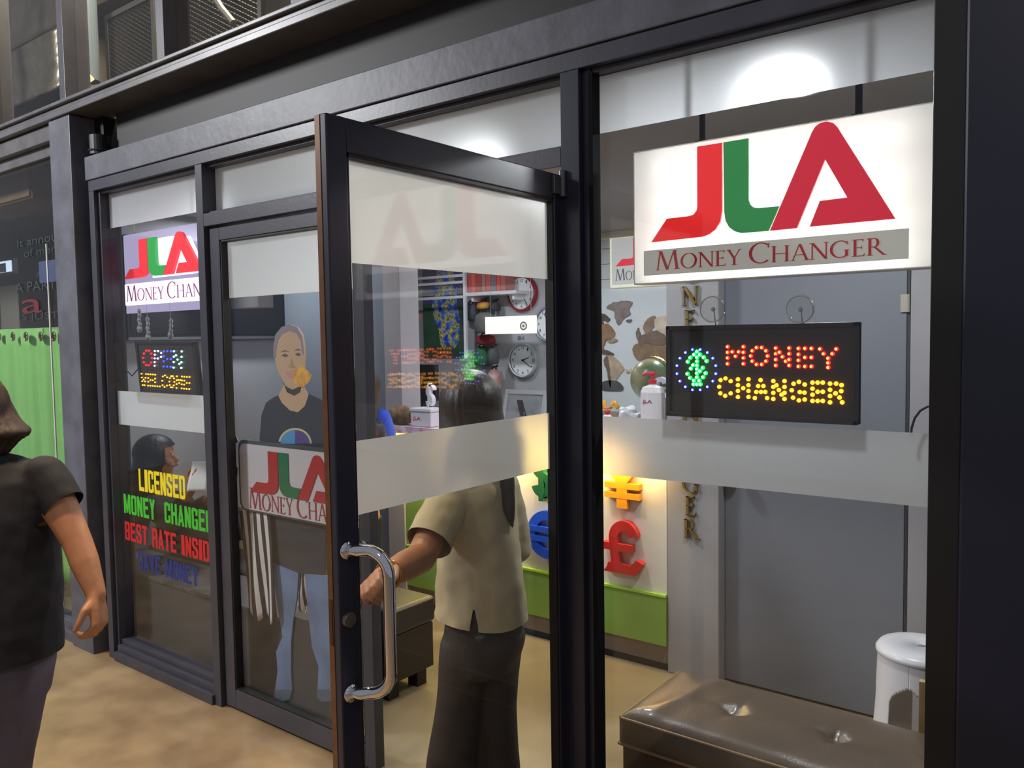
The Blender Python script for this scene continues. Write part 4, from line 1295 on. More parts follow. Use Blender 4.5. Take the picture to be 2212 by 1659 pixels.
# white wire rack left of the shelf
rk = thing('wall_rack', 'white rail rack in front of the painting', 'rack', at(1003, 700, 3.2))
for px in (878, 1003):
    u = at(px, 575, 3.2); l = at(px, 775 if px > 900 else 700, 3.2)
    b = new(); add_box(b, u.x - .012, u.x + .012, 3.19, 3.214, l.z, CEIL - .001)
    part('upright', b, M['white'], rk)
for py in (600, 614, 645):
    u = at(878, py + 3, 3.2); l = at(1003, py - 4, 3.2)
    z = (u.z + l.z) / 2
    b = new(); add_box(b, u.x - .012, l.x + .012, 3.184, 3.19, z - .011, z + .011)
    part('rail', b, M['white'], rk)
# painting: abstract figure, own design
a = at(921, 768, YB); c = at(1001, 570, YB)
pt = thing('painting', 'purple and green painting with a mottled blue and yellow figure', 'painting', (a.x, YB, a.z))
zm = a.z + (c.z - a.z) * .58
part('canvas', box(a.x, c.x, YB - .03, YB, a.z, c.z), mat('canvas_purple', (92, 84, 140), .7, 0, 0, 5, rgb2=(66, 60, 108)), pt)
part('ground', box(a.x, c.x, YB - .0315, YB - .0302, a.z, zm), mat('canvas_green', (52, 92, 66), .7, 0, 0, 6, rgb2=(38, 74, 58)), pt, 'green lower field')
vm = bpy.data.materials.new('mottled_paint'); vm.use_nodes = True
nt = vm.node_tree; bs = nt.nodes['Principled BSDF']; bs.inputs['Roughness'].default_value = .7
tc = nt.nodes.new('ShaderNodeTexCoord'); nz_ = nt.nodes.new('ShaderNodeTexNoise'); nz_.inputs['Scale'].default_value = 16; nz_.inputs['Detail'].default_value = 3
rp = nt.nodes.new('ShaderNodeValToRGB'); rp.color_ramp.interpolation = 'CONSTANT'
for pos, cc in ((.0, (30, 60, 180)), (.40, (60, 104, 200)), (.47, (110, 150, 214)), (.53, (214, 186, 90)), (.58, (70, 120, 90)), (.64, (228, 206, 130))):
    e = rp.color_ramp.elements.new(pos) if pos > 0 else rp.color_ramp.elements[0]
    e.color = lin(*cc)
nt.links.new(tc.outputs['Object'], nz_.inputs['Vector']); nt.links.new(nz_.outputs['Fac'], rp.inputs['Fac']); nt.links.new(rp.outputs['Color'], bs.inputs['Base Color'])
wq = c.x - a.x; hq = c.z - a.z
fig = [(.40, 1.0), (.38, .86), (.30, .72), (.24, .55), (.30, .40), (.40, .30), (.45, .12), (.55, .06), (.62, .14), (.80, .08), (.92, .16), (.94, .40), (.88, .56), (.90, .72), (.82, .86), (.78, 1.0)]
b = new(); add_poly(b, [(a.x + wq * u, a.z + hq * v) for u, v in fig], YB - .0335, .0015); part('figure', b, vm, pt, 'mottled blue and yellow figure')
# hanging bags and soft things below the shelf
def bag(nm, lb, cat, px0, px1, py0, py1, rgb, Y=3.32, dz=.055, strap=True, rgb2=None):
    a = at(px0, py1, Y); c = at(px1, py0, Y)
    w, h = c.x - a.x, c.z - a.z
    t = thing(nm, lb, cat, (a.x + w / 2, Y, a.z), 'bags and soft souvenirs hanging under the shelf')
    b = new(); add_loft(b, [((0, 0, 0), w * .40, dz * .7, 0), ((0, 0, h * .06), w * .48, dz, 0), ((0, 0, h * .5), w * .5, dz, 0), ((0, 0, h * .86), w * .44, dz * .8, 0), ((0, 0, h), w * .25, dz * .4, 0)], 24)
    part('body', b, mat(nm + '_cloth', rgb, .7, 0, 0 if rgb2 else .12, 12, .2, 40, rgb2=rgb2), t, smooth=True, local=True)
    if strap:
        b = new(); add_tube(b, [(-w * .2, 0, h * .97), (-w * .12, 0, h + .015), (0, .05, h + .03), (w * .12, 0, h + .015), (w * .2, 0, h * .97)], .008, 8)
        part('strap', b, M['black'], t, local=True)
    return t


bag('backpack', 'dark grey backpack hanging at the left under the shelf', 'bag', 1005, 1030, 655, 692, (70, 74, 86))
bag('pouch', 'red and yellow pouch hanging under the shelf', 'bag', 1032, 1058, 652, 668, (190, 46, 48), rgb2=(216, 170, 60))
bag('backpack', 'charcoal backpack hanging beside the red pouch', 'bag', 1060, 1078, 653, 672, (52, 54, 62))
bag('cap', 'grey cloth cap hung in front of the grey wall', 'cap', 1027, 1068, 674, 720, (98, 98, 98), 3.19)
bag('pouch', 'dark red pouch hanging below the grey cap', 'bag', 1029, 1069, 723, 744, (150, 44, 50), 3.29)
bag('tote_bag', 'green cloth bag hanging under the dark red pouch', 'bag', 1027, 1055, 748, 790, (52, 112, 72), 3.33)
bag('soft_toy', 'small dark grey soft toy beside the green bag', 'toy', 1057, 1074, 752, 786, (72, 76, 84), 3.20)
bag('pouch', 'white and red pouch hanging lowest of the bags', 'bag', 1056, 1080, 798, 842, (206, 196, 196), 3.30, rgb2=(176, 60, 66))
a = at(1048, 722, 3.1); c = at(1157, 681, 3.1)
t = thing('reflection_panel', 'glowing white panel imitating a reflection, with a small round mark', 'sign', (a.x, 3.1, a.z))  # emissive panel and wires added to imitate a bright reflection near the clocks
part('panel', box(a.x, c.x, 3.1, 3.12, a.z, c.z), emis('reflection_white', (252, 250, 244), 1.0), t, bevel=.004)  # added emissive panel imitating the reflection
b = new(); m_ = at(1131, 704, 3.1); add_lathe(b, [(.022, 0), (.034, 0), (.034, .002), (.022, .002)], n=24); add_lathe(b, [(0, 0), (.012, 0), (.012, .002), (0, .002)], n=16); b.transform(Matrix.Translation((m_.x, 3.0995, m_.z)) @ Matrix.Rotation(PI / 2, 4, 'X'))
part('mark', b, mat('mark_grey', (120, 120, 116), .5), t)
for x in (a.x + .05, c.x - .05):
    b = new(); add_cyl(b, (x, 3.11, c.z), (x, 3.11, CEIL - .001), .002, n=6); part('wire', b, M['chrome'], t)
a = at(888, 695, YB); c = at(912, 672, YB)
tag(obj('paper_note', box(a.x, c.x, YB - .003, YB, a.z, c.z), mat('salmon_paper', (216, 160, 150), .7)), 'small salmon paper note on the wall left of the painting', 'note')
# world map board
a = at(1262, 905, 3.37); c = at(1446, 617, 3.37)
mp = thing('map_board', 'world map in brown wood tones on a pale board', 'map', (a.x, 3.38, a.z))
part('board', box(a.x, c.x, 3.372, 3.398, a.z, c.z), mat('board_pale', (206, 212, 216), .4), mp, bevel=.003)
zz = lambda x, y: at(1270 + x / 3.456, 480 + y / 3.456, 3.37)
LANDS = [('greenland', [(140, 640), (190, 600), (290, 585), (335, 605), (310, 650), (318, 690), (270, 720), (232, 768), (205, 720), (195, 665)], (124, 112, 106)),
         ('canada', [(40, 690), (110, 680), (165, 720), (150, 745), (110, 730), (120, 770), (80, 790), (40, 770)], (86, 76, 72)),
         ('north america', [(40, 780), (100, 770), (150, 760), (205, 830), (170, 870), (140, 880), (120, 930), (90, 960), (40, 900)], (142, 112, 84)),
         ('central america', [(95, 945), (140, 955), (185, 975), (190, 990), (140, 985), (110, 985)], (96, 84, 78)),
         ('south america', [(135, 1000), (190, 1000), (272, 1085), (245, 1130), (205, 1190), (185, 1240), (160, 1190), (150, 1120), (120, 1050)], (176, 158, 132)),
         ('andes', [(128, 1010), (150, 1005), (165, 1080), (170, 1150), (175, 1235), (158, 1190), (145, 1110), (122, 1050)], (112, 92, 78)),
         ('caribbean', [(150, 880), (210, 870), (218, 890), (165, 900)], (150, 130, 104)),
         ('iceland', [(290, 730), (325, 726), (325, 742), (300, 748)], (96, 88, 82)),
         ('scandinavia', [(450, 720), (500, 700), (505, 750), (480, 800), (440, 840), (415, 780)], (138, 112, 88)),
         ('britain', [(360, 820), (380, 790), (395, 850), (375, 880)], (120, 104, 88)),
         ('europe', [(380, 860), (440, 830), (500, 810), (560, 830), (585, 900), (520, 920), (440, 900), (390, 920)], (112, 92, 78)),
         ('russia', [(505, 720), (600, 710), (620, 860), (560, 830), (510, 800)], (196, 180, 160)),
         ('africa', [(340, 930), (400, 900), (500, 920), (590, 930), (600, 1040), (560, 1080), (500, 1040), (430, 1020), (380, 1030), (345, 990)], (130, 104, 76)),
         ('antarctica', [(85, 1240), (110, 1195), (170, 1180), (235, 1195), (265, 1250), (180, 1258)], (78, 76, 76)),
         ('compass', [(290, 1095), (308, 1110), (322, 1092), (325, 1125), (308, 1118), (292, 1128)], (180, 162, 132))]
def coast(pts, n=5, amp=6):
    out = []
    m = len(pts)
    for i in range(m):
        p0, p1, p2, p3 = [Vector(pts[(i + k) % m]) for k in (-1, 0, 1, 2)]
        for j in range(n):
            t = j / n
            v = .5 * ((2 * p1) + (p2 - p0) * t + (2 * p0 - 5 * p1 + 4 * p2 - p3) * t * t + (3 * p1 - p0 - 3 * p2 + p3) * t ** 3)
            w = Vector((noise.noise(Vector((v.x * .05, v.y * .05, 1))), noise.noise(Vector((v.x * .05, v.y * .05, 9))))) * amp
            out.append((v.x + w.x, v.y + w.y))
    return out


for k, (nm, pts, rgb) in enumerate(LANDS):
    b = new(); add_poly(b, [(p.x, p.z) for p in [zz(*q) for q in coast(pts)]], 3.364 - .0012 * (k % 4), .0085 + .0012 * (k % 4))
    part('landmass', b, mat('wood_' + nm.replace(' ', '_'), rgb, .6, 0, .22, 14), mp, 'wooden piece, ' + nm)
# small light box with the logo
a = at(1320, 622, 3.36); c = at(1320, 511, 3.36)
lb_ = thing('light_box', 'small white light box with the logo on the back wall', 'sign', (a.x, 3.36, a.z))
part('casing', box(a.x, a.x + .80, 3.345, 3.398, a.z, c.z), emis('lightbox_rim', (232, 232, 206), .8), lb_, bevel=.004)
part('face', box(a.x + .02, a.x + .78, 3.340, 3.345, a.z + .02, c.z - .02), emis('lightbox_face', (214, 214, 214), .55), lb_)
logo(lb_, a.x + .055, a.z + .155, .20, 3.335, .005, (CRM, GRN, CRM), 1.3)
b = new(); serif_on(b, ['MONEY', 'CHANGER'], a.x + .05, a.z + .05, .68, .085, 3.338, .002)
part('lettering', b, mat('caption_slate2', (90, 96, 100), .5), lb_)
b = new()
for z in (a.z - .17, a.z - .02, a.z + .14, a.z + .29):
    pass
for k in range(5):
    add_box(b, -3.28, -1.61, 3.388, 3.399, 1.80 + k * .115, 1.80 + k * .115 + .111)
tag(obj('wall_cladding', b, mat('cladding_white', (196, 200, 204), .5)), 'white grooved boarding behind the small light box', 'wall panel', kind='structure')
struct('trim_10', box(-5.8, -1.61, 3.30, 3.399, 2.325, CEIL - .0005), mat('cornice_cream', (214, 206, 176), .5), 'cream cornice strip along the top of the back wall', 'cornice')

# gold letters on the pillar
wl = thing('wall_lettering', 'gold letters MONEY CHANGER running down the pale pillar', 'lettering', (-1.582, 1.458, .66))
for i, ch in enumerate('MONEY CHANGER'):
    if ch == ' ':
        continue
    z = 1.774 + .1068 * 2 - i * .1068 - .042
    polys, adv = serif_glyph(ch)
    b = new()
    for p in polys:
        add_poly(b, [(-1.585 + (q[0] - adv / 2) * .092, z + q[1] * .086) for q in p], 1.444, .015)
    part('letter', b, mat('gold_letter', (178, 150, 82), .32, .8), wl, 'gold letter ' + ch)

# ---------------- brown tufted bench
bn = thing('bench', 'long brown leather bench with buttoned seat under the right window', 'bench', (-.4, .4, 0))
BX0, BX1, BY0, BY1, BT = -1.262, 0.55, .222, .65, .415
BUT = [(at(1581, 1546, .4), 0), (at(1803, 1601, .4), 1)]
bt = []
for px, py in ((1583, 1545), (1803, 1602)):
    r = ray(px, py); k = (BT - .012 - CAM.z) / r.z; P = CAM + r * k; bt.append((P.x, P.y))
bt.append((2 * bt[1][0] - bt[0][0], 2 * bt[1][1] - bt[0][1]))
LEA = mat('brown_leather', (98, 84, 70), .32, 0, .10, 6, .10, 160, coat=.15)
b = new()
nx, ny = 150, 46
G = []
for j in range(ny + 1):
    row = []
    for i in range(nx + 1):
        u, v = i / nx, j / ny
        x = BX0 + (BX1 - BX0) * u; y = BY0 + (BY1 - BY0) * v
        e = min(x - BX0, BX1 - x, y - BY0, BY1 - y)
        z = BT + .012 * min(1, e / .15) - .028 * math.exp(-e / .022)
        for (qx, qy) in bt:
            d = math.hypot(x - qx, y - qy)
            an = math.atan2(y - qy, x - qx)
            z -= .028 * math.exp(-(d / .035) ** 2) + .010 * math.exp(-d / .09) * (.5 + .5 * math.cos(an * 4 + .6)) ** 3
        z += .006 * math.exp(-((x - BX0 - .09 - .25 * (y - BY0)) / .03) ** 2) + .003 * noise.noise(Vector((x * 5, y * 5, 0)))
        row.append(b.verts.new((x, y, z)))
    G.append(row)
for r0, r1 in zip(G, G[1:]):
    for i in range(nx):
        b.faces.new((r0[i], r0[i + 1], r1[i + 1], r1[i]))
# skirt of the cushion
loop = [G[0][i] for i in range(nx + 1)] + [G[j][nx] for j in range(1, ny + 1)] + [G[ny][i] for i in range(nx - 1, -1, -1)] + [G[j][0] for j in range(ny - 1, 0, -1)]
low = [b.verts.new((v.co.x, v.co.y, .305)) for v in loop]
for i in range(len(loop)):
    k = (i + 1) % len(loop)
    b.faces.new((loop[i], low[i], low[k], loop[k]))
part('cushion', b, LEA, bn, smooth=True)
b = new(); add_tube(b, [(BX0 - .002, BY0 - .002, .306), (BX1, BY0 - .002, .306)], .005, 8); add_tube(b, [(BX0 - .002, BY0 - .002, .306), (BX0 - .002, BY1, .306)], .005, 8)
add_tube(b, [(BX0 + .004, BY0 + .001, BT - .026), (BX1, BY0 + .001, BT - .026)], .0045, 8); add_tube(b, [(BX0 + .001, BY0 + .003, BT - .026), (BX0 + .001, BY1, BT - .026)], .0045, 8)
part('piping', b, mat('tan_piping', (150, 118, 84), .4), bn)
part('base', box(BX0 + .006, BX1, BY0 + .006, BY1, .06, .303), mat('brown_leather_base', (84, 68, 52), .4, 0, .1, 6), bn, bevel=.006)
for x in (BX0 + .07, -.35, BX1 - .07):
    for y in (BY0 + .06, BY1 - .06):
        b = new(); add_cyl(b, (x, y, 0), (x, y, .061), .02, .026, 14); part('leg', b, M['black'], bn)
for i, (qx, qy) in enumerate(bt):
    b = new(); add_ball(b, (qx, qy, BT - .036), .013, 14, (1, 1, .5))
    part('button', b, mat('button_red', (170, 60, 40), .4) if i == 1 else mat('button_brown', (120, 104, 88), .3), bn, 'red button' if i == 1 else 'brown button', smooth=True)

# ---------------- white plastic stool, partly behind the post
q = at(1992, 1400, 1.12)
st = thing('stool', 'round white plastic stool behind the brown bench', 'stool', (q.x, 1.12, 0))
SH = q.z + .012
b = new(); add_lathe(b, [(0, SH - .006), (.018, SH - .006), (.022, SH), (.115, SH), (.140, SH - .006), (.150, SH - .02), (.150, SH - .032), (.143, SH - .036), (.140, SH - .030), (.02, SH - .014), (0, SH - .014)], n=48)
part('seat', b, M['white'], st, smooth=True, local=True)
b = new(); add_lathe(b, [(0, SH - .0052), (.016, SH - .0052)], n=20); part('seat_hole', b, mat('hole_grey', (120, 120, 130), .5), st, local=True)
for k in range(4):
    b = new(); nth, nzz = 64, 60
    g = {}
    for i in range(nth + 1):
        for j in range(nzz + 1):
            th = (k + .5) * PI / 2 - PI / 36 + (i / nth - .5) * PI / 2
            z = (SH - .03) * (1 - j / nzz)
            r = .140 + .035 * (j / nzz) - .006 * math.sin(j / nzz * PI)
            g[i, j] = (th, z, r)
    vv = {}
    def V_(i, j):
        if (i, j) not in vv:
            th, z, r = g[i, j]; vv[i, j] = b.verts.new((r * math.cos(th), r * math.sin(th), z))
        return vv[i, j]
    for i in range(nth):
        for j in range(nzz):
            t = abs((i + .5) / nth - .5) * 2          # 0 at the leg's middle, 1 at the arch's middle
            z = 1 - (j + .5) / nzz
            half = .40 + .6 * max(0, (z - .66) / .16) ** 2 if z > .66 else .40
            if t < half or z > .82:
                b.faces.new((V_(i, j), V_(i + 1, j), V_(i + 1, j + 1), V_(i, j + 1)))
    part('leg', b, M['white'], st, smooth=True, solid=.006, local=True)
a = at(1986, 1580, .72); c = at(2040, 1478, .72)
b = new(); add_box(b, a.x, a.x + .05, .70, .722, 0.0, c.z)
tag(obj('wooden_board', b, mat('pale_pine', (206, 172, 122), .6, 0, .12, 8), bevel=.002), 'narrow pale pine board standing in front of the white stool', 'board')

# ---------------- left part: black ottoman bench, television, standee
ob = thing('ottoman_bench', 'low black padded bench along the left window', 'bench', (-3.5, .65, 0))
part('seat_pad', box(-4.55, -2.52, .45, .73, .30, .42), mat('black_leather', (44, 42, 42), .35, 0, .1, 8), ob, bevel=.02, seg=4)
part('base', box(-4.54, -2.53, .46, .72, .09, .298), mat('black_leather_base', (34, 33, 33), .45), ob, bevel=.005)
for x in (-4.45, -3.5, -2.60):
    for y in (.50, .68):
        part('leg', box(x - .03, x + .03, y - .03, y + .03, 0, .09), M['black'], ob)
lc = thing('low_cabinet', 'long low dark grey cabinet directly behind the left window', 'cabinet', (-3.5, .28, 0))
part('carcass', box(-4.55, -2.62, .152, .43, 0, .385), mat('cabinet_dark', (74, 72, 70), .4, 0, .06, 4), lc, bevel=.003)
part('top_edge', box(-4.56, -2.61, .146, .435, .386, .405), mat('cabinet_edge', (84, 82, 82), .35), lc, 'lighter grey top edge', bevel=.003)
tv = thing('television', 'black television on the left wall above the seated person', 'television', (-4.6, 1.0, 1.62))
part('casing', box(-4.615, -4.57, .40, 1.485, 1.618, 2.22), M['black'], tv, bevel=.005)
part('screen', box(-4.5695, -4.567, .42, 1.465, 1.65, 2.20), mat('screen_black', (20, 22, 28), .12), tv)
part('lower_trim', box(-4.57, -4.562, .40, 1.485, 1.618, 1.634), mat('silver_trim', (120, 124, 132), .3, .6), tv, 'silver lower trim')
a = at(498, 668, .95); c = at(556, 610, .95)
b = new(); add_box(b, a.x, c.x, .95, 1.06, a.z, c.z); add_box(b, (a.x + c.x) / 2 - .01, (a.x + c.x) / 2 + .01, 1.0, 1.02, c.z, CEIL - .001)
tag(obj('ceiling_sign', b, mat('lamp_grey', (150, 148, 150), .4), bevel=.006), 'grey white hanging box in front of the television', 'sign box')

sd = thing('standee', 'life-size cardboard cut-out of a smiling bald man holding a logo board', 'standee', (-2.75, .105, 0))
YS = .105
s5 = lambda x, y: at(440 + x / 4.607, 640 + y / 4.607, YS)
s6 = lambda x, y: at(480 + x / 2.186, 900 + y / 2.186, YS)


def flat(nm, pts, y, d, m, lb=None):
    b = new(); add_poly(b, [(p.x, p.z) for p in pts], y, d)
    return part(nm, b, m, sd, lb)


card = mat('printed_skin', (206, 172, 140), .45)
HEAD = [(700, 500), (720, 380), (780, 305), (860, 278), (935, 310), (985, 390), (1000, 500), (1005, 600), (1000, 700), (985, 820), (950, 900), (890, 935), (830, 900), (790, 830), (750, 760), (725, 680), (705, 590)]
flat('printed_shirt', [s5(555, 1430), s5(575, 1180), (s5(620, 1060)), s5(690, 1010), s5(760, 975), s5(1050, 975), s5(1150, 1020), s5(1240, 1080), s5(1270, 1430), s6(490, 140), s6(490, 500), s6(480, 745), s6(360, 740), s6(240, 690), s6(225, 480), s6(180, 300), s6(178, 120)], YS, .006, mat('printed_black', (54, 56, 66), .5, 0, .06, 8), 'black printed shirt')
flat('printed_neck', [s5(745, 990), s5(800, 880), s5(990, 880), s5(1045, 985), s5(1010, 1090), s5(940, 1155), s5(860, 1135), s5(780, 1060)], YS - .0012, .001, card, 'printed neck')
flat('printed_head', [s5(*p) for p in HEAD], YS - .0028, .0088, card, 'printed face of the man')
flat('printed_hair', [s5(*p) for p in ((700, 600), (700, 500), (720, 380), (780, 305), (860, 278), (935, 310), (985, 390), (1000, 500), (1005, 600), (985, 560), (975, 450), (930, 370), (860, 345), (790, 372), (745, 440), (728, 530), (725, 620))], YS - .0034, .0005, mat('printed_stubble', (146, 136, 150), .5), 'printed stubble hair')
flat('printed_beard', [s5(*p) for p in ((810, 880), (840, 905), (890, 930), (945, 905), (975, 860), (960, 950), (900, 985), (835, 955))], YS - .0038, .0005, mat('printed_beard', (66, 58, 60), .5), 'printed dark beard')
ink = mat('printed_ink', (116, 82, 70), .5)
for pts, lb in (([(780, 590), (815, 570), (850, 590), (815, 605)], 'printed eye'), ([(915, 580), (945, 560), (975, 580), (945, 595)], 'printed eye'), ([(770, 555), (815, 535), (860, 552), (815, 548)], 'printed eyebrow'), ([(905, 540), (945, 522), (985, 540), (945, 535)], 'printed eyebrow'),
                ([(862, 690), (880, 620), (900, 690), (925, 705), (885, 715), (845, 705)], 'printed nose')):
    flat('printed_feature', [s5(*p) for p in pts], YS - .0038, .0005, ink if 'nose' not in lb else mat('printed_nose', (186, 146, 116), .5), lb)
flat('printed_mouth', [s5(*p) for p in ((810, 750), (850, 745), (930, 725), (945, 760), (900, 810), (850, 810))], YS - .0038, .0005, mat('printed_mouth', (206, 150, 138), .5), 'printed open smile')
flat('orange_patch', [s5(*p) for p in ((890, 760), (985, 685), (1085, 785), (1060, 850), (1000, 905), (950, 900), (905, 840))], YS - .0046, .0006, mat('patch_orange', (236, 170, 76), .5, 0, .25, 30), 'orange patch at the mouth')  # flat mottled orange patch in front of the mouth
dial_ = [s5(745 + 0, 1455)] + [s5(912 - 165 * math.cos(t), 1465 - 155 * math.sin(t)) for t in [PI * k / 16 for k in range(17)]]
flat('printed_badge', dial_, YS - .0012, .001, mat('badge_cream', (206, 196, 160), .5), 'round cream badge')
flat('printed_badge', [s5(912 - 145 * math.cos(t), 1465 - 135 * math.sin(t)) for t in [PI / 2 * k / 10 for k in range(11)]] + [s5(912, 1470)], YS - .002, .0007, mat('badge_blue', (86, 156, 206), .5), 'blue badge quarter')
flat('printed_badge', [s5(912 - 145 * math.cos(t), 1465 - 135 * math.sin(t)) for t in [PI / 2 + PI / 2 * k / 10 for k in range(11)]] + [s5(912, 1470)], YS - .002, .0007, mat('badge_violet', (92, 70, 140), .5), 'violet badge quarter')
jean = mat('printed_denim', (104, 128, 168), .5, 0, .22, 7)
flat('printed_jeans', [s6(238, 688), s6(300, 715), s6(360, 738), s6(352, 860), s6(335, 960), s6(325, 1060), s6(325, 1210), s6(330, 1290), s6(250, 1290), s6(262, 1200), s6(255, 1110), s6(285, 1040), s6(262, 900), s6(245, 780)], YS - .0005, .0065, jean, 'blue printed jeans leg')
flat('printed_jeans', [s6(390, 742), s6(470, 752), s6(500, 752), s6(515, 1000), s6(510, 1290), s6(450, 1290), s6(455, 1180), s6(425, 1090), s6(405, 920)], YS - .0005, .0065, jean, 'blue printed jeans leg')
shoe = mat('printed_shoe', (84, 100, 124), .5)
flat('printed_shoe', [s6(250, 1288), s6(330, 1288), s6(318, 1335), s6(280, 1345), s6(246, 1325)], YS - .0007, .0065, shoe, 'printed shoe')
flat('printed_shoe', [s6(450, 1288), s6(515, 1288), s6(515, 1345), s6(470, 1345), s6(446, 1325)], YS - .0007, .0065, shoe, 'printed shoe')
b = new(); zf = s6(300, 1340).z
add_box(b, s6(262, 900).x, s6(470, 900).x, YS + .007, YS + .011, 0, .45); add_box(b, s6(250, 900).x, s6(480, 900).x, YS - .02, YS + .03, 0, .006)
part('stand_foot', b, mat('grey_card', (62, 60, 60), .7), sd)
# striped cloth
str_m = bpy.data.materials.new('striped_cloth'); str_m.use_nodes = True
nt = str_m.node_tree; bs = nt.nodes['Principled BSDF']; bs.inputs['Roughness'].default_value = .7
uv = nt.nodes.new('ShaderNodeTexCoord'); sp_ = nt.nodes.new('ShaderNodeSeparateXYZ'); m1 = nt.nodes.new('ShaderNodeMath'); m1.operation = 'MULTIPLY'; m1.inputs[1].default_value = 4.5
m2 = nt.nodes.new('ShaderNodeMath'); m2.operation = 'FRACT'; m3 = nt.nodes.new('ShaderNodeMath'); m3.operation = 'GREATER_THAN'; m3.inputs[1].default_value = .5
mxr = nt.nodes.new('ShaderNodeMix'); mxr.data_type = 'RGBA'; mxr.inputs[6].default_value = lin(40, 34, 38); mxr.inputs[7].default_value = lin(216, 214, 216)
nt.links.new(uv.outputs['UV'], sp_.inputs[0]); nt.links.new(sp_.outputs['X'], m1.inputs[0]); nt.links.new(m1.outputs[0], m2.inputs[0]); nt.links.new(m2.outputs[0], m3.inputs[0]); nt.links.new(m3.outputs[0], mxr.inputs[0]); nt.links.new(mxr.outputs[2], bs.inputs['Base Color'])


def striped(tl, tr, bl, br, Y, lb):
    b = new(); ul = b.loops.layers.uv.new('UVMap')
    n, m = 36, 16
    g = []
    for j in range(m + 1):
        v = j / m
        row = []
        for i in range(n + 1):
            u = i / n
            L = tl.lerp(bl, v ** .9); R = tr.lerp(br, v)
            p = L.lerp(R, u)
            p.y = Y + .012 * math.sin(u * 9 + v * 3) * v
            p.z += (.02 * math.sin(u * 14) * v * v)
            row.append((b.verts.new(p), u, v))
        g.append(row)
    for r0, r1 in zip(g, g[1:]):
        for i in range(n):
            f = b.faces.new([q[0] for q in (r0[i], r0[i + 1], r1[i + 1], r1[i])])
            for lp, q in zip(f.loops, (r0[i], r0[i + 1], r1[i + 1], r1[i])):
                lp[ul].uv = (q[1], q[2])
    part('striped_cloth', b, str_m, sd, lb, smooth=True, solid=.003, recalc=False)


striped(s6(96, 440), s6(240, 440), s6(140, 930), s6(278, 960), YS - .014, 'black and white striped cloth at the left leg')
striped(s6(340, 720), s6(400, 720), s6(345, 900), s6(395, 915), YS + .016, 'black and white striped cloth between the legs')
# the logo board the cut-out holds
YP = YS - .025
s6p = lambda x, y: at(480 + x / 2.186, 900 + y / 2.186, YP)
tl_, tr_, br_, bl_ = s6p(82, 110), s6p(600, 150), s6p(600, 515), s6p(100, 440)
bx0, bx1, bz0, bz1 = s6p(88, 300).x, s6p(650, 300).x, s6p(110, 440).z, s6p(100, 122).z
def rr(x0, x1, z0, z1, r):
    out = []
    for cx, cz, a in ((x1 - r, z1 - r, 0), (x0 + r, z1 - r, 90), (x0 + r, z0 + r, 180), (x1 - r, z0 + r, 270)):
        out += [(cx + r * math.cos(math.radians(a + k * 15)), cz + r * math.sin(math.radians(a + k * 15))) for k in range(7)]
    return out
b = new(); add_poly(b, rr(bx0 - .012, bx1 + .012, bz0 - .002, bz1 + .012, .04), YP, .008)
part('board_edge', b, mat('board_edge', (70, 76, 80), .5), sd, 'grey edge of the logo board')
b = new(); add_poly(b, rr(bx0, bx1, bz0 + .006, bz1 - .004, .035), YP - .002, .0018)
part('logo_board', b, mat('board_white', (204, 200, 208), .45), sd, 'white logo board')
lh = s6p(215, 160).z - s6p(140, 350).z
logo(sd, s6p(136, 350).x, s6p(136, 352).z, lh, YP - .005, .0028, (mat('board_red', (178, 48, 52), .4), mat('board_green', (36, 116, 82), .4), mat('board_red2', (178, 48, 52), .4)), (s6p(272, 300).x - s6p(136, 350).x) / .873 / lh)
b = new(); zt = s6p(135, 425).z
serif_on(b, ['MONEY', 'CHANGER'], s6p(130, 420).x, zt - .004, .72, .088, YP - .0035, .0014)
part('lettering', b, mat('board_text', (160, 52, 66), .5), sd, 'red lettering MONEY CHANGER')
flat('printed_hand', [s6(48, 100), s6(95, 88), s6(104, 115), s6(80, 130), s6(82, 200), s6(100, 240), s6(98, 285), s6(72, 300), s6(62, 240)], YP - .006, .004, mat('printed_hand', (190, 160, 150), .5), 'printed hand gripping the board')

# ================================================================== PEOPLE
def rz(v, a):
    v = Vector(v); c, s = math.cos(a), math.sin(a)
    return Vector((v.x * c - v.y * s, v.x * s + v.y * c, v.z))


def head_shape(bm, c, f, r=.078, hgt=.112):
    """skull, jaw, nose, ears; f = horizontal facing direction"""
    f = Vector(f).normalized(); s = Vector((f.y, -f.x, 0)); u = Vector((0, 0, 1)); c = Vector(c)
    rot = Matrix((s, f, u)).transposed()
    add_ball(bm, c + u * .018, 1, 20, (r * .98, r * 1.18, hgt * .86), rot)
    add_ball(bm, c - u * .045 + f * .022, 1, 16, (r * .74, r * .86, hgt * .62), rot)
    chain(bm, [c - u * .088 + f * .062, c - u * .09 + f * .05], [.022, .026])
    chain(bm, [c + u * .005 + f * .088, c - u * .028 + f * .108, c - u * .034 + f * .098], [.008, .012, .013])
    for sg in (1, -1):
        add_ball(bm, c - u * .012 - f * .008 + s * sg * r * .98, 1, 12, (.010, .020, .030), rot)
        add_ball(bm, c + u * .018 + f * .083 + s * sg * .030, 1, 10, (.018, .008, .006), rot)
        add_ball(bm, c - u * .03 + f * .062 + s * sg * .036, 1, 10, (.024, .022, .026), rot)
    chain(bm, [c - u * .058 + f * .088 - s * .018, c - u * .056 + f * .096, c - u * .058 + f * .088 + s * .018], [.006, .009, .006])


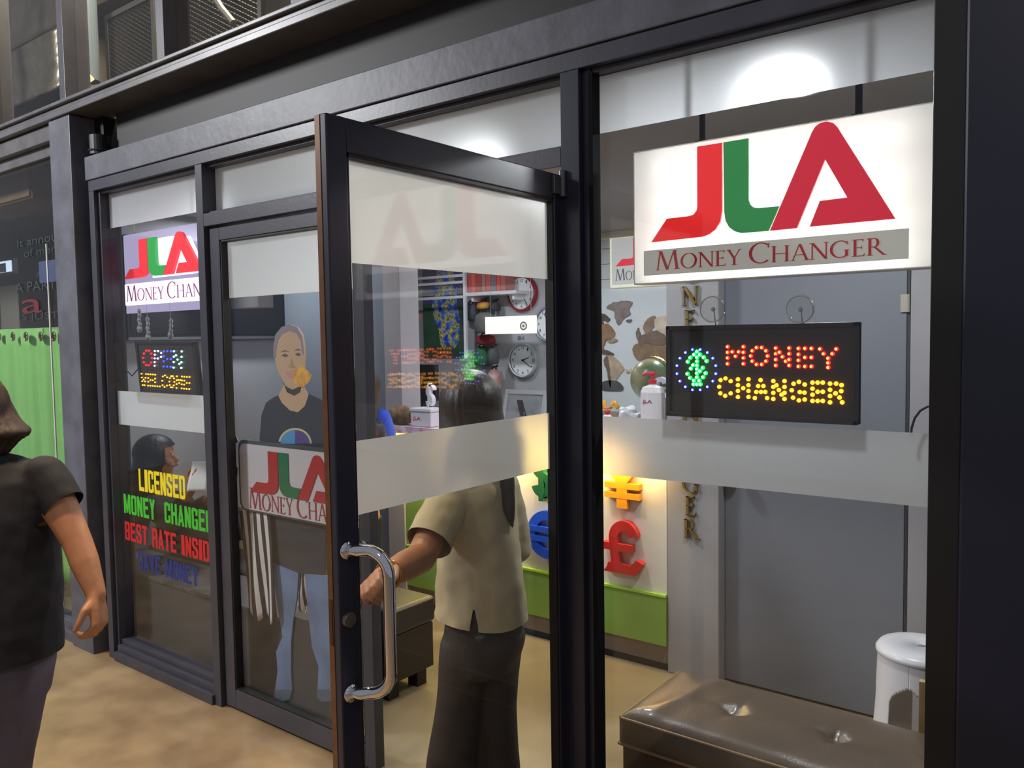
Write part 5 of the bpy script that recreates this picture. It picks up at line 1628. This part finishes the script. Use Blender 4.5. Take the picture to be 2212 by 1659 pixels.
def hand_shape(bm, w, d, n, thumb, curl=(.5, .55, .6, .7), s=1.0, spread=.02, tcurl=.4):
    """palm, four fingers and a thumb. w wrist, d palm direction, n direction the palm faces, thumb = side of the thumb"""
    w = Vector(w); d = Vector(d).normalized(); n = (Vector(n) - d * Vector(n).dot(d)).normalized()
    t = (Vector(thumb) - d * Vector(thumb).dot(d) - n * Vector(thumb).dot(n)).normalized()
    L = .080 * s
    for k in (-.028, -.010, .010, .028):
        chain(bm, [w + t * k * .55 * s, w + d * L * .5 + t * k * .95 * s, w + d * L + t * k * 1.05 * s], [.0150 * s, .0140 * s, .0112 * s], 10)
    for i, (k, ln) in enumerate(((.0285, .066), (.0095, .074), (-.0095, .069), (-.0275, .054))):
        p = w + d * L * (1.0 if i in (1, 2) else .96) + t * k * s * 1.08
        a = 0.0
        pts = [p]
        for j, fr in enumerate((.44, .31, .25)):
            a += curl[i] * (1.0 if j == 0 else 1.25)
            dr = (d + t * (k * spread * 100 / 2.8 * .3)).normalized() * math.cos(a) + n * math.sin(a)
            p = p + dr * ln * fr * 1.12 * s
            pts.append(p)
        chain(bm, pts, [.0092 * s, .0085 * s, .0078 * s, .0066 * s], 10)
    p = w + d * .018 * s + t * .022 * s + n * .006 * s
    q = p + (d * .55 + t * .75 + n * .25).normalized() * .034 * s
    r_ = q + (d * .85 + t * .25 + n * (.2 + tcurl * .6)).normalized() * .032 * s
    e = r_ + (d * .85 - t * .05 + n * (.3 + tcurl * .8)).normalized() * .024 * s
    chain(bm, [p, q, r_, e], [.015 * s, .0120 * s, .0102 * s, .0082 * s], 10)


def face_parts(root, c, f):
    f = Vector(f).normalized(); s = Vector((f.y, -f.x, 0)); u = Vector((0, 0, 1)); c = Vector(c)
    for sg in (1, -1):
        b = new(); add_ball(b, c + u * .006 + f * .082 + s * sg * .030, .0095, 12)
        ey = part('eye', b, mat('eye_white', (206, 200, 194), .35), root, smooth=True)
        b = new(); add_ball(b, c + u * .006 + f * .0882 + s * sg * .030, .0048, 10)
        part('iris', b, M['black'], ey, smooth=True)
    b = new(); chain(b, [c - u * .058 + f * .096 - s * .018, c - u * .0575 + f * .104, c - u * .058 + f * .096 + s * .018], [.003, .005, .003])
    part('lips', b, mat('lips', (160, 84, 78), .45), root, smooth=True)


def tidy_edge(bm, fn, n=3):
    """pull the open edge of a cut garment onto the cutting line given by fn(co) -> co or None, then relax"""
    bd = [v for v in bm.verts if v.is_boundary]
    for _ in range(n):
        new_co = {}
        for v in bd:
            nb = [e.other_vert(v) for e in v.link_edges if e.is_boundary]
            if len(nb) == 2:
                new_co[v] = v.co.lerp((nb[0].co + nb[1].co) / 2, .5)
        for v, c in new_co.items():
            v.co = c
        for v in bd:
            r = fn(v.co)
            if r is not None:
                v.co = r
    return bm


def strands(bm, c, amp=.0022, n=34):
    bm.normal_update()
    for v in bm.verts:
        a = math.atan2(v.co.y - c.y, v.co.x - c.x)
        v.co += v.normal * amp * (noise.noise(Vector((math.cos(a) * n * .35, math.sin(a) * n * .35, v.co.z * 2.2))) + .6 * noise.noise(Vector((math.cos(a) * n, math.sin(a) * n, v.co.z * 3))))
    return bm


def px_ring(px0, px1, py, d, depth, yaw):
    a = dp(px0, py, d); c = dp(px1, py, d)
    m = (a + c) / 2
    return (Vector((m.x, m.y, m.z)), (c - a).length / 2, depth, yaw)


def wrinkle(bm, amp, sc, seed=0.0):
    bm.normal_update()
    for v in bm.verts:
        v.co += v.normal * amp * noise.noise(v.co * sc + Vector((seed, seed * 2, 0)))
    return bm


VYAW = math.atan2(.605, .796)          # across the view
# ---------------------------------------------------------------- woman in the doorway
D = 2.5
f2 = rz((-.62, .785, 0), .22)
pw = thing('person', 'person with long dark hair in a beige shirt holding the open door', 'person', (-1.62, -.06, 0))
hc = dp(1016, 884, D)
b = new()
head_shape(b, hc, f2, .080, .112)
neck0 = dp(1022, 935, D); neck1 = dp(1025, 1000, D)
chain(b, [neck0, neck1], [.047, .052])
b2 = [px_ring(985, 1070, 1000, D, .060, VYAW), px_ring(962, 1100, 1035, D, .085, VYAW), px_ring(962, 1102, 1110, D, .10, VYAW), px_ring(966, 1102, 1230, D, .095, VYAW), px_ring(975, 1110, 1330, D, .09, VYAW), px_ring(985, 1095, 1400, D, .08, VYAW)]
add_loft(b, b2[::-1], 24)
shL, elL, wrL = dp(988, 1046, 2.46), dp(908, 1206, 2.26), dp(834, 1243, 1.98)
hdir = (dp(770, 1264, 1.84) - wrL)
chain(b, [shL, shL.lerp(elL, .5), elL, elL.lerp(wrL, .45), wrL], [.052, .047, .043, .041, .028])
hn = Vector((.25, -.1, -1.0))
hand_shape(b, wrL + hdir.normalized() * .004, hdir, Vector((.45, .35, -.55)), Vector((.1, .2, .8)), (.62, .66, .7, .74), 1.0)
shR, elR, wrR = dp(1082, 1046, 2.54), dp(1108, 1190, 2.62), dp(1060, 1240, 2.80)
chain(b, [shR, shR.lerp(elR, .5), elR, elR.lerp(wrR, .45), wrR], [.052, .046, .041, .036, .027])
hand_shape(b, wrR, (wrR - elR), Vector((-.4, 0, -.6)), Vector((0, 0, 1)), (.4, .4, .45, .5))
fl, fr = dp(975, 1820, 2.47), dp(1078, 1820, 2.53)
for hip, knee, foot in ((dp(1005, 1400, 2.48), dp(985, 1600, 2.44), fl), (dp(1080, 1400, 2.52), dp(1082, 1600, 2.50), fr)):
    foot = Vector((foot.x, foot.y, .075))
    chain(b, [hip, knee, foot], [.058, .046, .034])
    chain(b, [foot - Vector((0, 0, .04)), foot + f2 * .07 - Vector((0, 0, .045)), foot + f2 * .14 - Vector((0, 0, .05))], [.034, .032, .022])
part('body', remesh(b, .0055, 5), M['skin'], pw, smooth=True)
face_parts(pw, hc, f2)
# hair: crown cap and long straight fall, open at the face
HM = bpy.data.materials.new('straight_dark_hair'); HM.use_nodes = True
nt = HM.node_tree; bs = nt.nodes['Principled BSDF']; bs.inputs['Roughness'].default_value = .46; bs.inputs['Specular IOR Level'].default_value = .5
tc = nt.nodes.new('ShaderNodeTexCoord'); mp_ = nt.nodes.new('ShaderNodeMapping'); mp_.inputs['Scale'].default_value = (160, 160, 5)
n1 = nt.nodes.new('ShaderNodeTexNoise'); n1.inputs['Scale'].default_value = 1.0; n1.inputs['Detail'].default_value = 3
rp = nt.nodes.new('ShaderNodeValToRGB'); rp.color_ramp.elements[0].color = lin(24, 20, 18); rp.color_ramp.elements[1].color = lin(64, 50, 42)
bp = nt.nodes.new('ShaderNodeBump'); bp.inputs['Strength'].default_value = .35; bp.inputs['Distance'].default_value = .004
nt.links.new(tc.outputs['Object'], mp_.inputs[0]); nt.links.new(mp_.outputs[0], n1.inputs['Vector']); nt.links.new(n1.outputs['Fac'], rp.inputs['Fac']); nt.links.new(rp.outputs['Color'], bs.inputs['Base Color']); nt.links.new(n1.outputs['Fac'], bp.inputs['Height']); nt.links.new(bp.outputs['Normal'], bs.inputs['Normal'])
b = new()
rot = Matrix((Vector((f2.y, -f2.x, 0)), f2, Vector((0, 0, 1)))).transposed()
add_ball(b, hc + Vector((0, 0, .020)) - f2 * .008, 1, 28, (.098, .116, .104), rot)
back = -f2 * .030
hy = math.atan2(-f2.x, f2.y)
hr = []
for py, x0, x1, dep, off in ((852, 955, 1070, .088, .0), (872, 947, 1082, .088, -.006), (900, 946, 1086, .082, -.020), (940, 944, 1090, .072, -.034), (990, 944, 1096, .055, -.050), (1016, 952, 1090, .040, -.058)):
    c, a, bb, y_ = px_ring(x0, x1, py, D - .0, dep, VYAW)
    hr.append((c + f2 * off, a, bb, VYAW))
add_loft(b, hr[::-1], 28)
chain(b, [dp(1085, 960, 2.48), dp(1096, 1045, 2.43), dp(1100, 1100, 2.42), dp(1108, 1138, 2.43)], [.034, .024, .020, .007])
chain(b, [dp(952, 960, 2.46), dp(946, 1040, 2.43), dp(941, 1090, 2.42)], [.03, .018, .007])
b = remesh(b, .007, 8)
# keep the face free
bmesh.ops.delete(b, geom=[v for v in b.verts if (v.co - hc).dot(f2) > .060 and v.co.z < hc.z + .05 and abs((v.co - hc).dot(Vector((f2.y, -f2.x, 0)))) < .062], context='VERTS')
strands(b, hc)
part('hair', b, HM, pw, 'long straight dark hair', smooth=True)
# shirt
SHM = mat('beige_shirt', (186, 172, 138), .8, 0, .03, 20, .10, 240)
b = new()
rr_ = [px_ring(990, 1066, 992, D, .058, VYAW), px_ring(966, 1094, 1014, D, .085, VYAW), px_ring(952, 1112, 1048, D, .108, VYAW), px_ring(950, 1116, 1130, D, .125, VYAW), px_ring(944, 1126, 1215, D, .128, VYAW), px_ring(938, 1138, 1300, D, .135, VYAW), px_ring(935, 1142, 1352, D, .140, VYAW), px_ring(935, 1142, 1400, D, .140, VYAW)]
add_loft(b, rr_[::-1], 32)
slT = shL.lerp(elL, .80)
chain(b, [shL, shL.lerp(elL, .4), slT], [.064, .068, .070])
chain(b, [dp(1080, 1052, 2.54), dp(1100, 1120, 2.58), dp(1108, 1180, 2.62)], [.060, .062, .062])
b = remesh(b, .008, 6)
wrinkle(b, .007, 9, 1.0); wrinkle(b, .004, 22, 4.0)
hz = dp(1030, 1366, D - .14).z
sl0 = dp(1030, 1308, D - .13)
scr = Vector((.796, .605, 0))
kill = []
for fc in b.faces:
    c = fc.calc_center_median()
    side = (c - dp(1030, 1340, D)).dot(scr)
    near = (c - dp(1030, 1340, D)).dot(FWD) < -.02
    if c.z < hz - .01 * math.sin(side * 14):
        kill.append(fc)
    elif near and sl0.z > c.z and abs(side + .002) < (sl0.z - c.z) * .20:
        kill.append(fc)
    elif (c - slT).dot((elL - shL).normalized()) > .0 and (c - slT).length < .095 and side < -.06:
        kill.append(fc)
bmesh.ops.delete(b, geom=kill, context='FACES')
def on_line(c):
    side = (c - dp(1030, 1340, D)).dot(scr)
    if (c - slT).length < .11 and side < -.06 and abs((c - slT).dot((elL - shL).normalized())) < .03:
        return c - (elL - shL).normalized() * (c - slT).dot((elL - shL).normalized())
    if (c - dp(1030, 1340, D)).dot(FWD) < -.02 and c.z < sl0.z - .012 and abs(side + .002) < (sl0.z - c.z) * .20 + .012 and c.z > hz + .012:
        return c + scr * (math.copysign((sl0.z - c.z) * .20, side + .002) - .002 - side)
    if c.z < hz + .03:
        return Vector((c.x, c.y, hz - .01 * math.sin(side * 14)))
    return None


tidy_edge(b, on_line)
part('shirt', b, SHM, pw, 'loose short-sleeved beige shirt', smooth=True)
b = new()
for s_ in (0,):
    a0 = [px_ring(962, 1112, 1275, D, .108, VYAW), px_ring(960, 1120, 1335, D, .118, VYAW), px_ring(958, 1136, 1372, D, .125, VYAW), px_ring(958, 1130, 1400, D, .125, VYAW), px_ring(960, 1112, 1440, D, .12, VYAW)]
    add_loft(b, a0[::-1], 28)
for pts in (((1010, 1380, 2.485), (992, 1520, 2.46), (978, 1620, 2.44), (972, 1720, 2.45), (972, 1800, 2.46)), ((1072, 1380, 2.515), (1066, 1520, 2.51), (1070, 1620, 2.51), (1076, 1720, 2.52), (1076, 1800, 2.52))):
    P = [dp(*q) for q in pts]
    add_loft(b, [(p, a, a * 1.05, VYAW) for p, a in zip(P, (.082, .074, .074, .080, .084))][::-1], 24)
b = remesh(b, .008, 5)
wrinkle(b, .006, 8, 2.0)
part('trousers', b, mat('charcoal_trousers', (50, 42, 38), .7, 0, .12, 14, .12, 90), pw, 'wide dark trousers', smooth=True)
for ft, nm in ((fl, 'l'), (fr, 'r')):
    b = new(); p = Vector((ft.x, ft.y, .035))
    chain(b, [p - f2 * .03, p + f2 * .06, p + f2 * .145 - Vector((0, 0, .008))], [.043, .041, .032])
    b = remesh(b, .008, 4)
    for v in b.verts:
        v.co.z = max(v.co.z, .002)
    part('shoe', b, M['black'], pw, smooth=True)
b = new(); q = wrL + hdir.normalized() * -.012; ax = hdir.normalized(); uu, ww = frame_of(ax)
add_tube(b, [q + (uu * math.cos(t) + ww * math.sin(t)) * .0335 for t in [2 * PI * k / 28 for k in range(29)]], .0045, 8)
part('bracelet', b, mat('gold_bangle', (206, 150, 70), .25, .9), pw, 'gold bangle', smooth=True)

# ---------------------------------------------------------------- passer-by at the left edge
D = 2.35
f3 = rz((-.62, .785, 0), .55)
pp = thing('person', 'person with bobbed brown hair in a black T-shirt walking past the column', 'person', (-2.6, -1.02, 0))
hc = dp(-62, 894, D)
b = new()
head_shape(b, hc, f3, .078, .112)
chain(b, [dp(-48, 940, D), dp(-40, 1005, D)], [.050, .058])
add_loft(b, [px_ring(-100, 40, 1005, D, .07, VYAW), px_ring(-160, 100, 1040, D, .10, VYAW), px_ring(-165, 105, 1150, D, .12, VYAW), px_ring(-150, 90, 1300, D, .11, VYAW), px_ring(-130, 70, 1400, D, .10, VYAW)][::-1], 24)
sh, el, wr = dp(98, 1036, 2.34), dp(166, 1168, 2.31), dp(208, 1284, 2.28)
chain(b, [sh, sh.lerp(el, .5), el, el.lerp(wr, .4), wr], [.056, .049, .040, .039, .0265])
hd = (dp(216, 1345, 2.27) - wr)
hand_shape(b, wr, hd, Vector((-.65, -.55, .0)), Vector((.55, -.75, .1)), (.75, .70, .66, .62), 1.0)
sh2, el2, wr2 = dp(-172, 1036, 2.40), dp(-205, 1190, 2.45), dp(-190, 1310, 2.40)
chain(b, [sh2, el2, wr2], [.056, .040, .0265])
hand_shape(b, wr2, Vector((0, 0, -1)), Vector((.6, .5, 0)), f3, (.35, .4, .45, .5))
feet = []
for k, (hx, kx, fx, dd) in enumerate(((-95, -105, -110, 2.38), (25, 5, -30, 2.34))):
    hip, knee, foot = dp(hx, 1440, dd), dp(kx, 1660, dd + .05), dp(fx, 1900, dd + .02)
    foot = Vector((foot.x, foot.y, .08)); feet.append(foot)
    chain(b, [hip, knee, foot], [.05, .046, .036])
    chain(b, [foot - Vector((0, 0, .045)), foot + f3 * .13 - Vector((0, 0, .052))], [.034, .024])
part('body', remesh(b, .0055, 5), M['skin'], pp, smooth=True)
face_parts(pp, hc, f3)
b = new()
rot = Matrix((Vector((f3.y, -f3.x, 0)), f3, Vector((0, 0, 1)))).transposed()
add_ball(b, hc + Vector((0, 0, .022)) - f3 * .008, 1, 26, (.098, .116, .102), rot)
hcx = -62
add_loft(b, [px_ring(hcx - min(w_, 84), hcx + w_, y_, D, min(w_, 90) / 745 * k_, VYAW) for y_, w_, k_ in ((842, 46, 1.2), (856, 60, 1.15), (878, 73, 1.1), (900, 84, 1.05), (918, 98, 1.0), (929, 113, .95), (935, 121, .93), (941, 116, .93), (950, 98, .95), (966, 80, 1.0), (985, 66, 1.0))][::-1], 30)
b = remesh(b, .007, 6)
bmesh.ops.delete(b, geom=[v for v in b.verts if (v.co - hc).dot(f3) > .062 and v.co.z < hc.z + .05 and abs((v.co - hc).dot(Vector((f3.y, -f3.x, 0)))) < .060], context='VERTS')
HM2 = HM.copy(); HM2.name = 'brown_bob_hair'
HM2.node_tree.nodes['Principled BSDF'].inputs['Roughness'].default_value = .62
for nd in HM2.node_tree.nodes:
    if nd.type == 'VALTORGB':
        nd.color_ramp.elements[0].color = lin(28, 20, 17); nd.color_ramp.elements[1].color = lin(70, 48, 37)
wrinkle(b, .010, 14, 2.0); strands(b, hc, .007, 20)
part('hair', b, HM2, pp, 'brown bob with flicked ends', smooth=True)
b = new()
add_loft(b, [px_ring(-92, 22, 984, D, .062, VYAW), px_ring(-150, 82, 1003, D, .09, VYAW), px_ring(-178, 110, 1035, D, .125, VYAW), px_ring(-182, 118, 1110, D, .150, VYAW), px_ring(-186, 122, 1250, D, .160, VYAW), px_ring(-192, 126, 1350, D, .175, VYAW), px_ring(-192, 124, 1440, D, .178, VYAW)][::-1], 32)
e_ = dp(140, 1092, 2.32)
chain(b, [dp(96, 1030, 2.34), dp(118, 1058, 2.33), e_], [.060, .060, .060])
e2_ = dp(-196, 1100, 2.42)
chain(b, [dp(-168, 1036, 2.38), e2_], [.062, .060])
b = remesh(b, .008, 5)
wrinkle(b, .006, 8, 6.0); wrinkle(b, .0025, 26, 3.0)
ad = (e_ - dp(98, 1036, 2.34)).normalized(); ad2 = (e2_ - dp(-168, 1036, 2.38)).normalized()
zh = dp(-30, 1409, D).z
bmesh.ops.delete(b, geom=[f for f in b.faces if f.calc_center_median().z < zh or ((f.calc_center_median() - e_).dot(ad) > 0 and (f.calc_center_median() - e_).length < .09 and (f.calc_center_median() - dp(122, 1110, D)).dot(scr) > -.03) or ((f.calc_center_median() - e2_).dot(ad2) > 0 and (f.calc_center_median() - e2_).length < .09)], context='FACES')
def on_line3(c):
    if c.z < zh + .03:
        return Vector((c.x, c.y, zh))
    for e, a in ((e_, ad), (e2_, ad2)):
        if (c - e).length < .11 and abs((c - e).dot(a)) < .03:
            return c - a * (c - e).dot(a)
    return None


tidy_edge(b, on_line3)
part('t_shirt', b, mat('black_jersey', (22, 22, 31), .85, 0, .12, 18, .10, 260), pp, 'black short-sleeved T-shirt', smooth=True)
b = new()
add_loft(b, [px_ring(-170, 100, 1330, D, .142, VYAW), px_ring(-178, 108, 1395, D, .155, VYAW), px_ring(-180, 110, 1440, D, .160, VYAW), px_ring(-176, 100, 1500, D, .150, VYAW)][::-1], 28)
for pts, aa in (((( -95, 1440, 2.37), (-100, 1600, 2.40), (-108, 1720, 2.42), (-112, 1880, 2.40)), (.106, .092, .080, .074)), (((26, 1440, 2.33), (10, 1600, 2.34), (-8, 1720, 2.34), (-30, 1880, 2.32)), (.102, .088, .078, .070))):
    add_loft(b, [(dp(*q), a, a, VYAW) for q, a in zip(pts, aa)][::-1], 24)
b = remesh(b, .008, 5)
for v in b.verts:
    v.co.z = max(v.co.z, .05)
wrinkle(b, .006, 8, 9.0)
part('trousers', b, mat('plum_grey_trousers', (80, 76, 92), .8, 0, .12, 16, .1, 160), pp, 'plum grey trousers', smooth=True)
for ft in feet:
    b = new(); p = Vector((ft.x, ft.y, .04))
    chain(b, [p - f3 * .03, p + f3 * .06, p + f3 * .145 - Vector((0, 0, .008))], [.044, .042, .032])
    b = remesh(b, .008, 4)
    for v in b.verts:
        v.co.z = max(v.co.z, .002)
    part('shoe', b, M['black'], pp, smooth=True)

# ---------------------------------------------------------------- seated person in the left window
YS2 = .40
fs = Vector((.56, .83, 0)).normalized(); ss = Vector((fs.y, -fs.x, 0))
hc = at(338, 985, YS2)
sp0 = thing('person', 'person with long black hair in dark clothes seated inside the left window', 'person', (hc.x, .5, 0))
b = new()
head_shape(b, hc, fs, .078, .112)
neck = hc - Vector((0, 0, .20)) - fs * .02
chain(b, [hc - Vector((0, 0, .08)), neck], [.05, .05])
hipc = Vector((hc.x - .02, .58, .55))
yw = math.atan2(ss.y, ss.x)
chest = Vector((hc.x - .01, .45, .72))
add_loft(b, [(hipc - Vector((0, 0, .06)), .17, .13, yw), (hipc.lerp(chest, .5), .15, .11, yw), (chest, .17, .11, yw), (neck + Vector((0, 0, -.02)), .10, .07, yw)], 22)
handp = at(424, 1046, .34)
for sg, hp in ((1, handp + Vector((-.04, -.0, -.02))), (-1, handp + Vector((.02, .12, -.06)))):
    sh = neck + ss * sg * .155 - Vector((0, 0, .055)); el = sh.lerp(hp, .45) - Vector((0, 0, .13))
    chain(b, [sh, el, hp], [.05, .037, .025])
    hand_shape(b, hp, (hp - el), Vector((-ss * sg)), Vector((0, 0, 1)), (.5, .5, .5, .5), .95)
for sg in (1, -1):
    kn = hipc + fs * .42 + ss * sg * .11 - Vector((0, 0, .03)); ft = kn + fs * .10; ft.z = .08
    chain(b, [hipc + ss * sg * .09 - Vector((0, 0, .03)), kn, ft], [.08, .055, .036])
    chain(b, [ft - Vector((0, 0, .045)), ft + fs * .13 - Vector((0, 0, .05))], [.033, .024])
part('body', remesh(b, .0065, 4), M['skin'], sp0, smooth=True)
face_parts(sp0, hc, fs)
b = new()
rot = Matrix((ss, fs, Vector((0, 0, 1)))).transposed()
add_ball(b, hc + Vector((0, 0, .022)) - fs * .010, 1, 26, (.098, .116, .104), rot)
add_loft(b, [(hc - fs * .03, .094, .09, yw), (hc - fs * .045 - Vector((0, 0, .08)), .10, .085, yw), (hc - fs * .07 - Vector((0, 0, .18)), .11, .075, yw), (hc - fs * .085 - Vector((0, 0, .30)), .11, .06, yw), (hc - fs * .09 - Vector((0, 0, .40)), .08, .035, yw)][::-1], 26)
b = remesh(b, .008, 6)
bmesh.ops.delete(b, geom=[v for v in b.verts if (v.co - hc).dot(fs) > .055 and v.co.z < hc.z + .052 and abs((v.co - hc).dot(ss)) < .11], context='VERTS')
HM3 = HM.copy(); HM3.name = 'black_hair'
for nd in HM3.node_tree.nodes:
    if nd.type == 'VALTORGB':
        nd.color_ramp.elements[0].color = lin(14, 13, 14); nd.color_ramp.elements[1].color = lin(34, 30, 30)
strands(b, hc)
part('hair', b, HM3, sp0, 'long black hair', smooth=True)
b = new()
add_loft(b, [(hipc - Vector((0, 0, .065)), .19, .15, yw), (hipc.lerp(chest, .5), .175, .13, yw), (chest, .19, .13, yw), (chest.lerp(neck, .6), .165, .105, yw), (neck + Vector((0, 0, -.015)), .085, .075, yw)], 26)
for sg, hp in ((1, handp + Vector((-.04, -.0, -.02))), (-1, handp + Vector((.02, .12, -.06)))):
    sh = neck + ss * sg * .155 - Vector((0, 0, .055)); el = sh.lerp(hp, .45) - Vector((0, 0, .13))
    chain(b, [sh, el, el.lerp(hp, .6)], [.064, .052, .042])
b = remesh(b, .009, 5); wrinkle(b, .006, 9, 5.0)
part('top', b, mat('black_top', (30, 29, 31), .85, 0, .1, 12, .1, 120), sp0, 'black long-sleeved top', smooth=True)
b = new()
chain(b, [hipc + ss * .06 - Vector((0, 0, .03)), hipc - ss * .06 - Vector((0, 0, .03))], [.105, .105])
for sg in (1, -1):
    kn = hipc + fs * .42 + ss * sg * .11 - Vector((0, 0, .03)); ft = kn + fs * .10; ft.z = .12
    chain(b, [hipc + ss * sg * .09 - Vector((0, 0, .02)), kn, ft], [.095, .068, .052])
b = remesh(b, .009, 5); wrinkle(b, .005, 9, 8.0)
part('trousers', b, mat('dark_denim', (42, 44, 52), .8, 0, .1, 12), sp0, smooth=True)
b = new(); q = handp + Vector((.03, .0, .045))
bmesh.ops.create_grid(b, x_segments=8, y_segments=10, size=.5, matrix=Matrix.Translation(q) @ Matrix.Rotation(VYAW, 4, 'Z') @ Matrix.Rotation(math.radians(80), 4, 'X') @ Matrix.Diagonal((.10, .15, 1, 1)))
for v in b.verts:
    v.co.y += .012 * math.sin((v.co.z - q.z) * 22)
tag(obj('paper', b, mat('paper_white', (222, 222, 224), .7), solid=.0008, smooth=True), 'white sheet of paper in the hands of the seated person', 'paper')

# ---------------------------------------------------------------- person in a blue blouse by the counter end
D = 4.35
f5 = rz((-.62, .785, 0), -.25)
pc = thing('person', 'person in a blue and white blouse at the left end of the counter', 'person', (-3.33, .98, 0))
hc = dp(786, 842, D)
b = new()
head_shape(b, hc, f5, .076, .11)
chain(b, [dp(788, 868, D), dp(792, 900, D)], [.045, .05])
add_loft(b, [px_ring(770, 814, 893, D, .06, VYAW), px_ring(756, 828, 908, D, .09, VYAW), px_ring(760, 826, 960, D, .1, VYAW), px_ring(768, 808, 1060, D, .10, VYAW), px_ring(772, 806, 1110, D, .11, VYAW)][::-1], 20)
sh, el, wr = dp(826, 906, 4.33), dp(832, 958, 4.30), dp(812, 985, 4.15)
chain(b, [sh, el, wr], [.046, .036, .026])
hand_shape(b, wr, wr - el, Vector((-.6, 0, -.4)), Vector((0, 0, 1)))
sh, el, wr = dp(758, 906, 4.38), dp(755, 960, 4.35), dp(770, 1000, 4.2)
chain(b, [sh, el, wr], [.046, .036, .026])
hand_shape(b, wr, wr - el, Vector((.6, 0, -.4)), Vector((0, 0, 1)))
ft5 = []
for hx in (783, 797):
    hip, knee = dp(hx, 1110, D), dp(hx, 1230, D)
    foot = Vector((hip.x, hip.y, .075)); ft5.append(foot)
    chain(b, [hip, knee, foot], [.06, .048, .034])
    chain(b, [foot - Vector((0, 0, .04)), foot + f5 * .11 - Vector((0, 0, .047))], [.032, .022])
part('body', remesh(b, .007, 4), M['skin'], pc, smooth=True)
face_parts(pc, hc, f5)
b = new()
s5_ = Vector((f5.y, -f5.x, 0)); rot = Matrix((s5_, f5, Vector((0, 0, 1)))).transposed()
add_ball(b, hc + Vector((0, 0, .022)) - f5 * .010, 1, 24, (.096, .114, .102), rot)
yw5 = math.atan2(s5_.y, s5_.x)
add_loft(b, [(hc - f5 * .03, .092, .085, yw5), (hc - f5 * .045 - Vector((0, 0, .08)), .098, .08, yw5), (hc - f5 * .06 - Vector((0, 0, .16)), .10, .065, yw5), (hc - f5 * .07 - Vector((0, 0, .24)), .07, .03, yw5)][::-1], 24)
b = remesh(b, .008, 6)
bmesh.ops.delete(b, geom=[v for v in b.verts if (v.co - hc).dot(f5) > .058 and v.co.z < hc.z + .05 and abs((v.co - hc).dot(s5_)) < .11], context='VERTS')
strands(b, hc)
part('hair', b, HM2, pc, 'long brown hair', smooth=True)
b = new()
add_loft(b, [px_ring(776, 810, 888, D, .055, VYAW), px_ring(760, 826, 900, D, .09, VYAW), px_ring(752, 834, 914, D, .11, VYAW), px_ring(758, 832, 960, D, .12, VYAW), px_ring(766, 812, 1060, D, .12, VYAW), px_ring(766, 812, 1105, D, .125, VYAW)][::-1], 26)
chain(b, [dp(824, 904, 4.33), dp(834, 938, 4.31)], [.055, .054]); chain(b, [dp(760, 904, 4.38), dp(755, 940, 4.36)], [.055, .054])
b = remesh(b, .009, 4); wrinkle(b, .006, 9, 5.0)
part('blouse', b, mat('blue_white_print', (34, 66, 190), .8, 0, 0, 16, rgb2=(44, 80, 206)), pc, 'blue blouse', smooth=True)
b = new()
add_loft(b, [px_ring(768, 812, 1090, D, .118, VYAW), px_ring(770, 812, 1130, D, .115, VYAW)][::-1], 22)
for hx in (783, 797):
    add_loft(b, [(dp(hx, 1115, D), .07, .08, VYAW), (dp(hx, 1230, D), .058, .065, VYAW), (Vector((dp(hx, 1115, D).x, dp(hx, 1115, D).y, .06)), .056, .06, VYAW)][::-1], 18)
b = remesh(b, .009, 4)
part('trousers', b, M['black'], pc, smooth=True)
for i, (px, py) in enumerate(((818, 884), (828, 900), (814, 905), (834, 922), (822, 930))):
    b = new(); p = dp(px, py, 4.23); add_ball(b, p, 1, 10, (.03, .012, .022), Matrix.Rotation(VYAW, 3, 'Z'))
b = new(); p = dp(803, 936, 4.17); add_cyl(b, p, p + FWD * .012, .036, n=24)
bg = thing('shoulder_bag', 'dark shoulder bag with a round red emblem beside the blue blouse', 'bag', (p.x, p.y, p.z - .1))
b2 = new(); q = dp(797, 945, 4.20); add_loft(b2, [(q - Vector((0, 0, .10)), .085, .03, VYAW), (q - Vector((0, 0, .02)), .095, .038, VYAW), (q + Vector((0, 0, .06)), .085, .032, VYAW), (q + Vector((0, 0, .09)), .05, .012, VYAW)], 22)
part('body', b2, mat('bag_black', (28, 30, 40), .5), bg, smooth=True)
part('emblem', b, mat('emblem_red', (190, 40, 48), .45), bg, 'round red emblem')
b = new(); add_tube(b, [q + Vector((-.05, 0, .08)), dp(786, 905, 4.21), dp(792, 890, 4.26), dp(806, 905, 4.23), q + Vector((.06, .03, .08))], .008, 8)
part('strap', b, M['black'], bg)
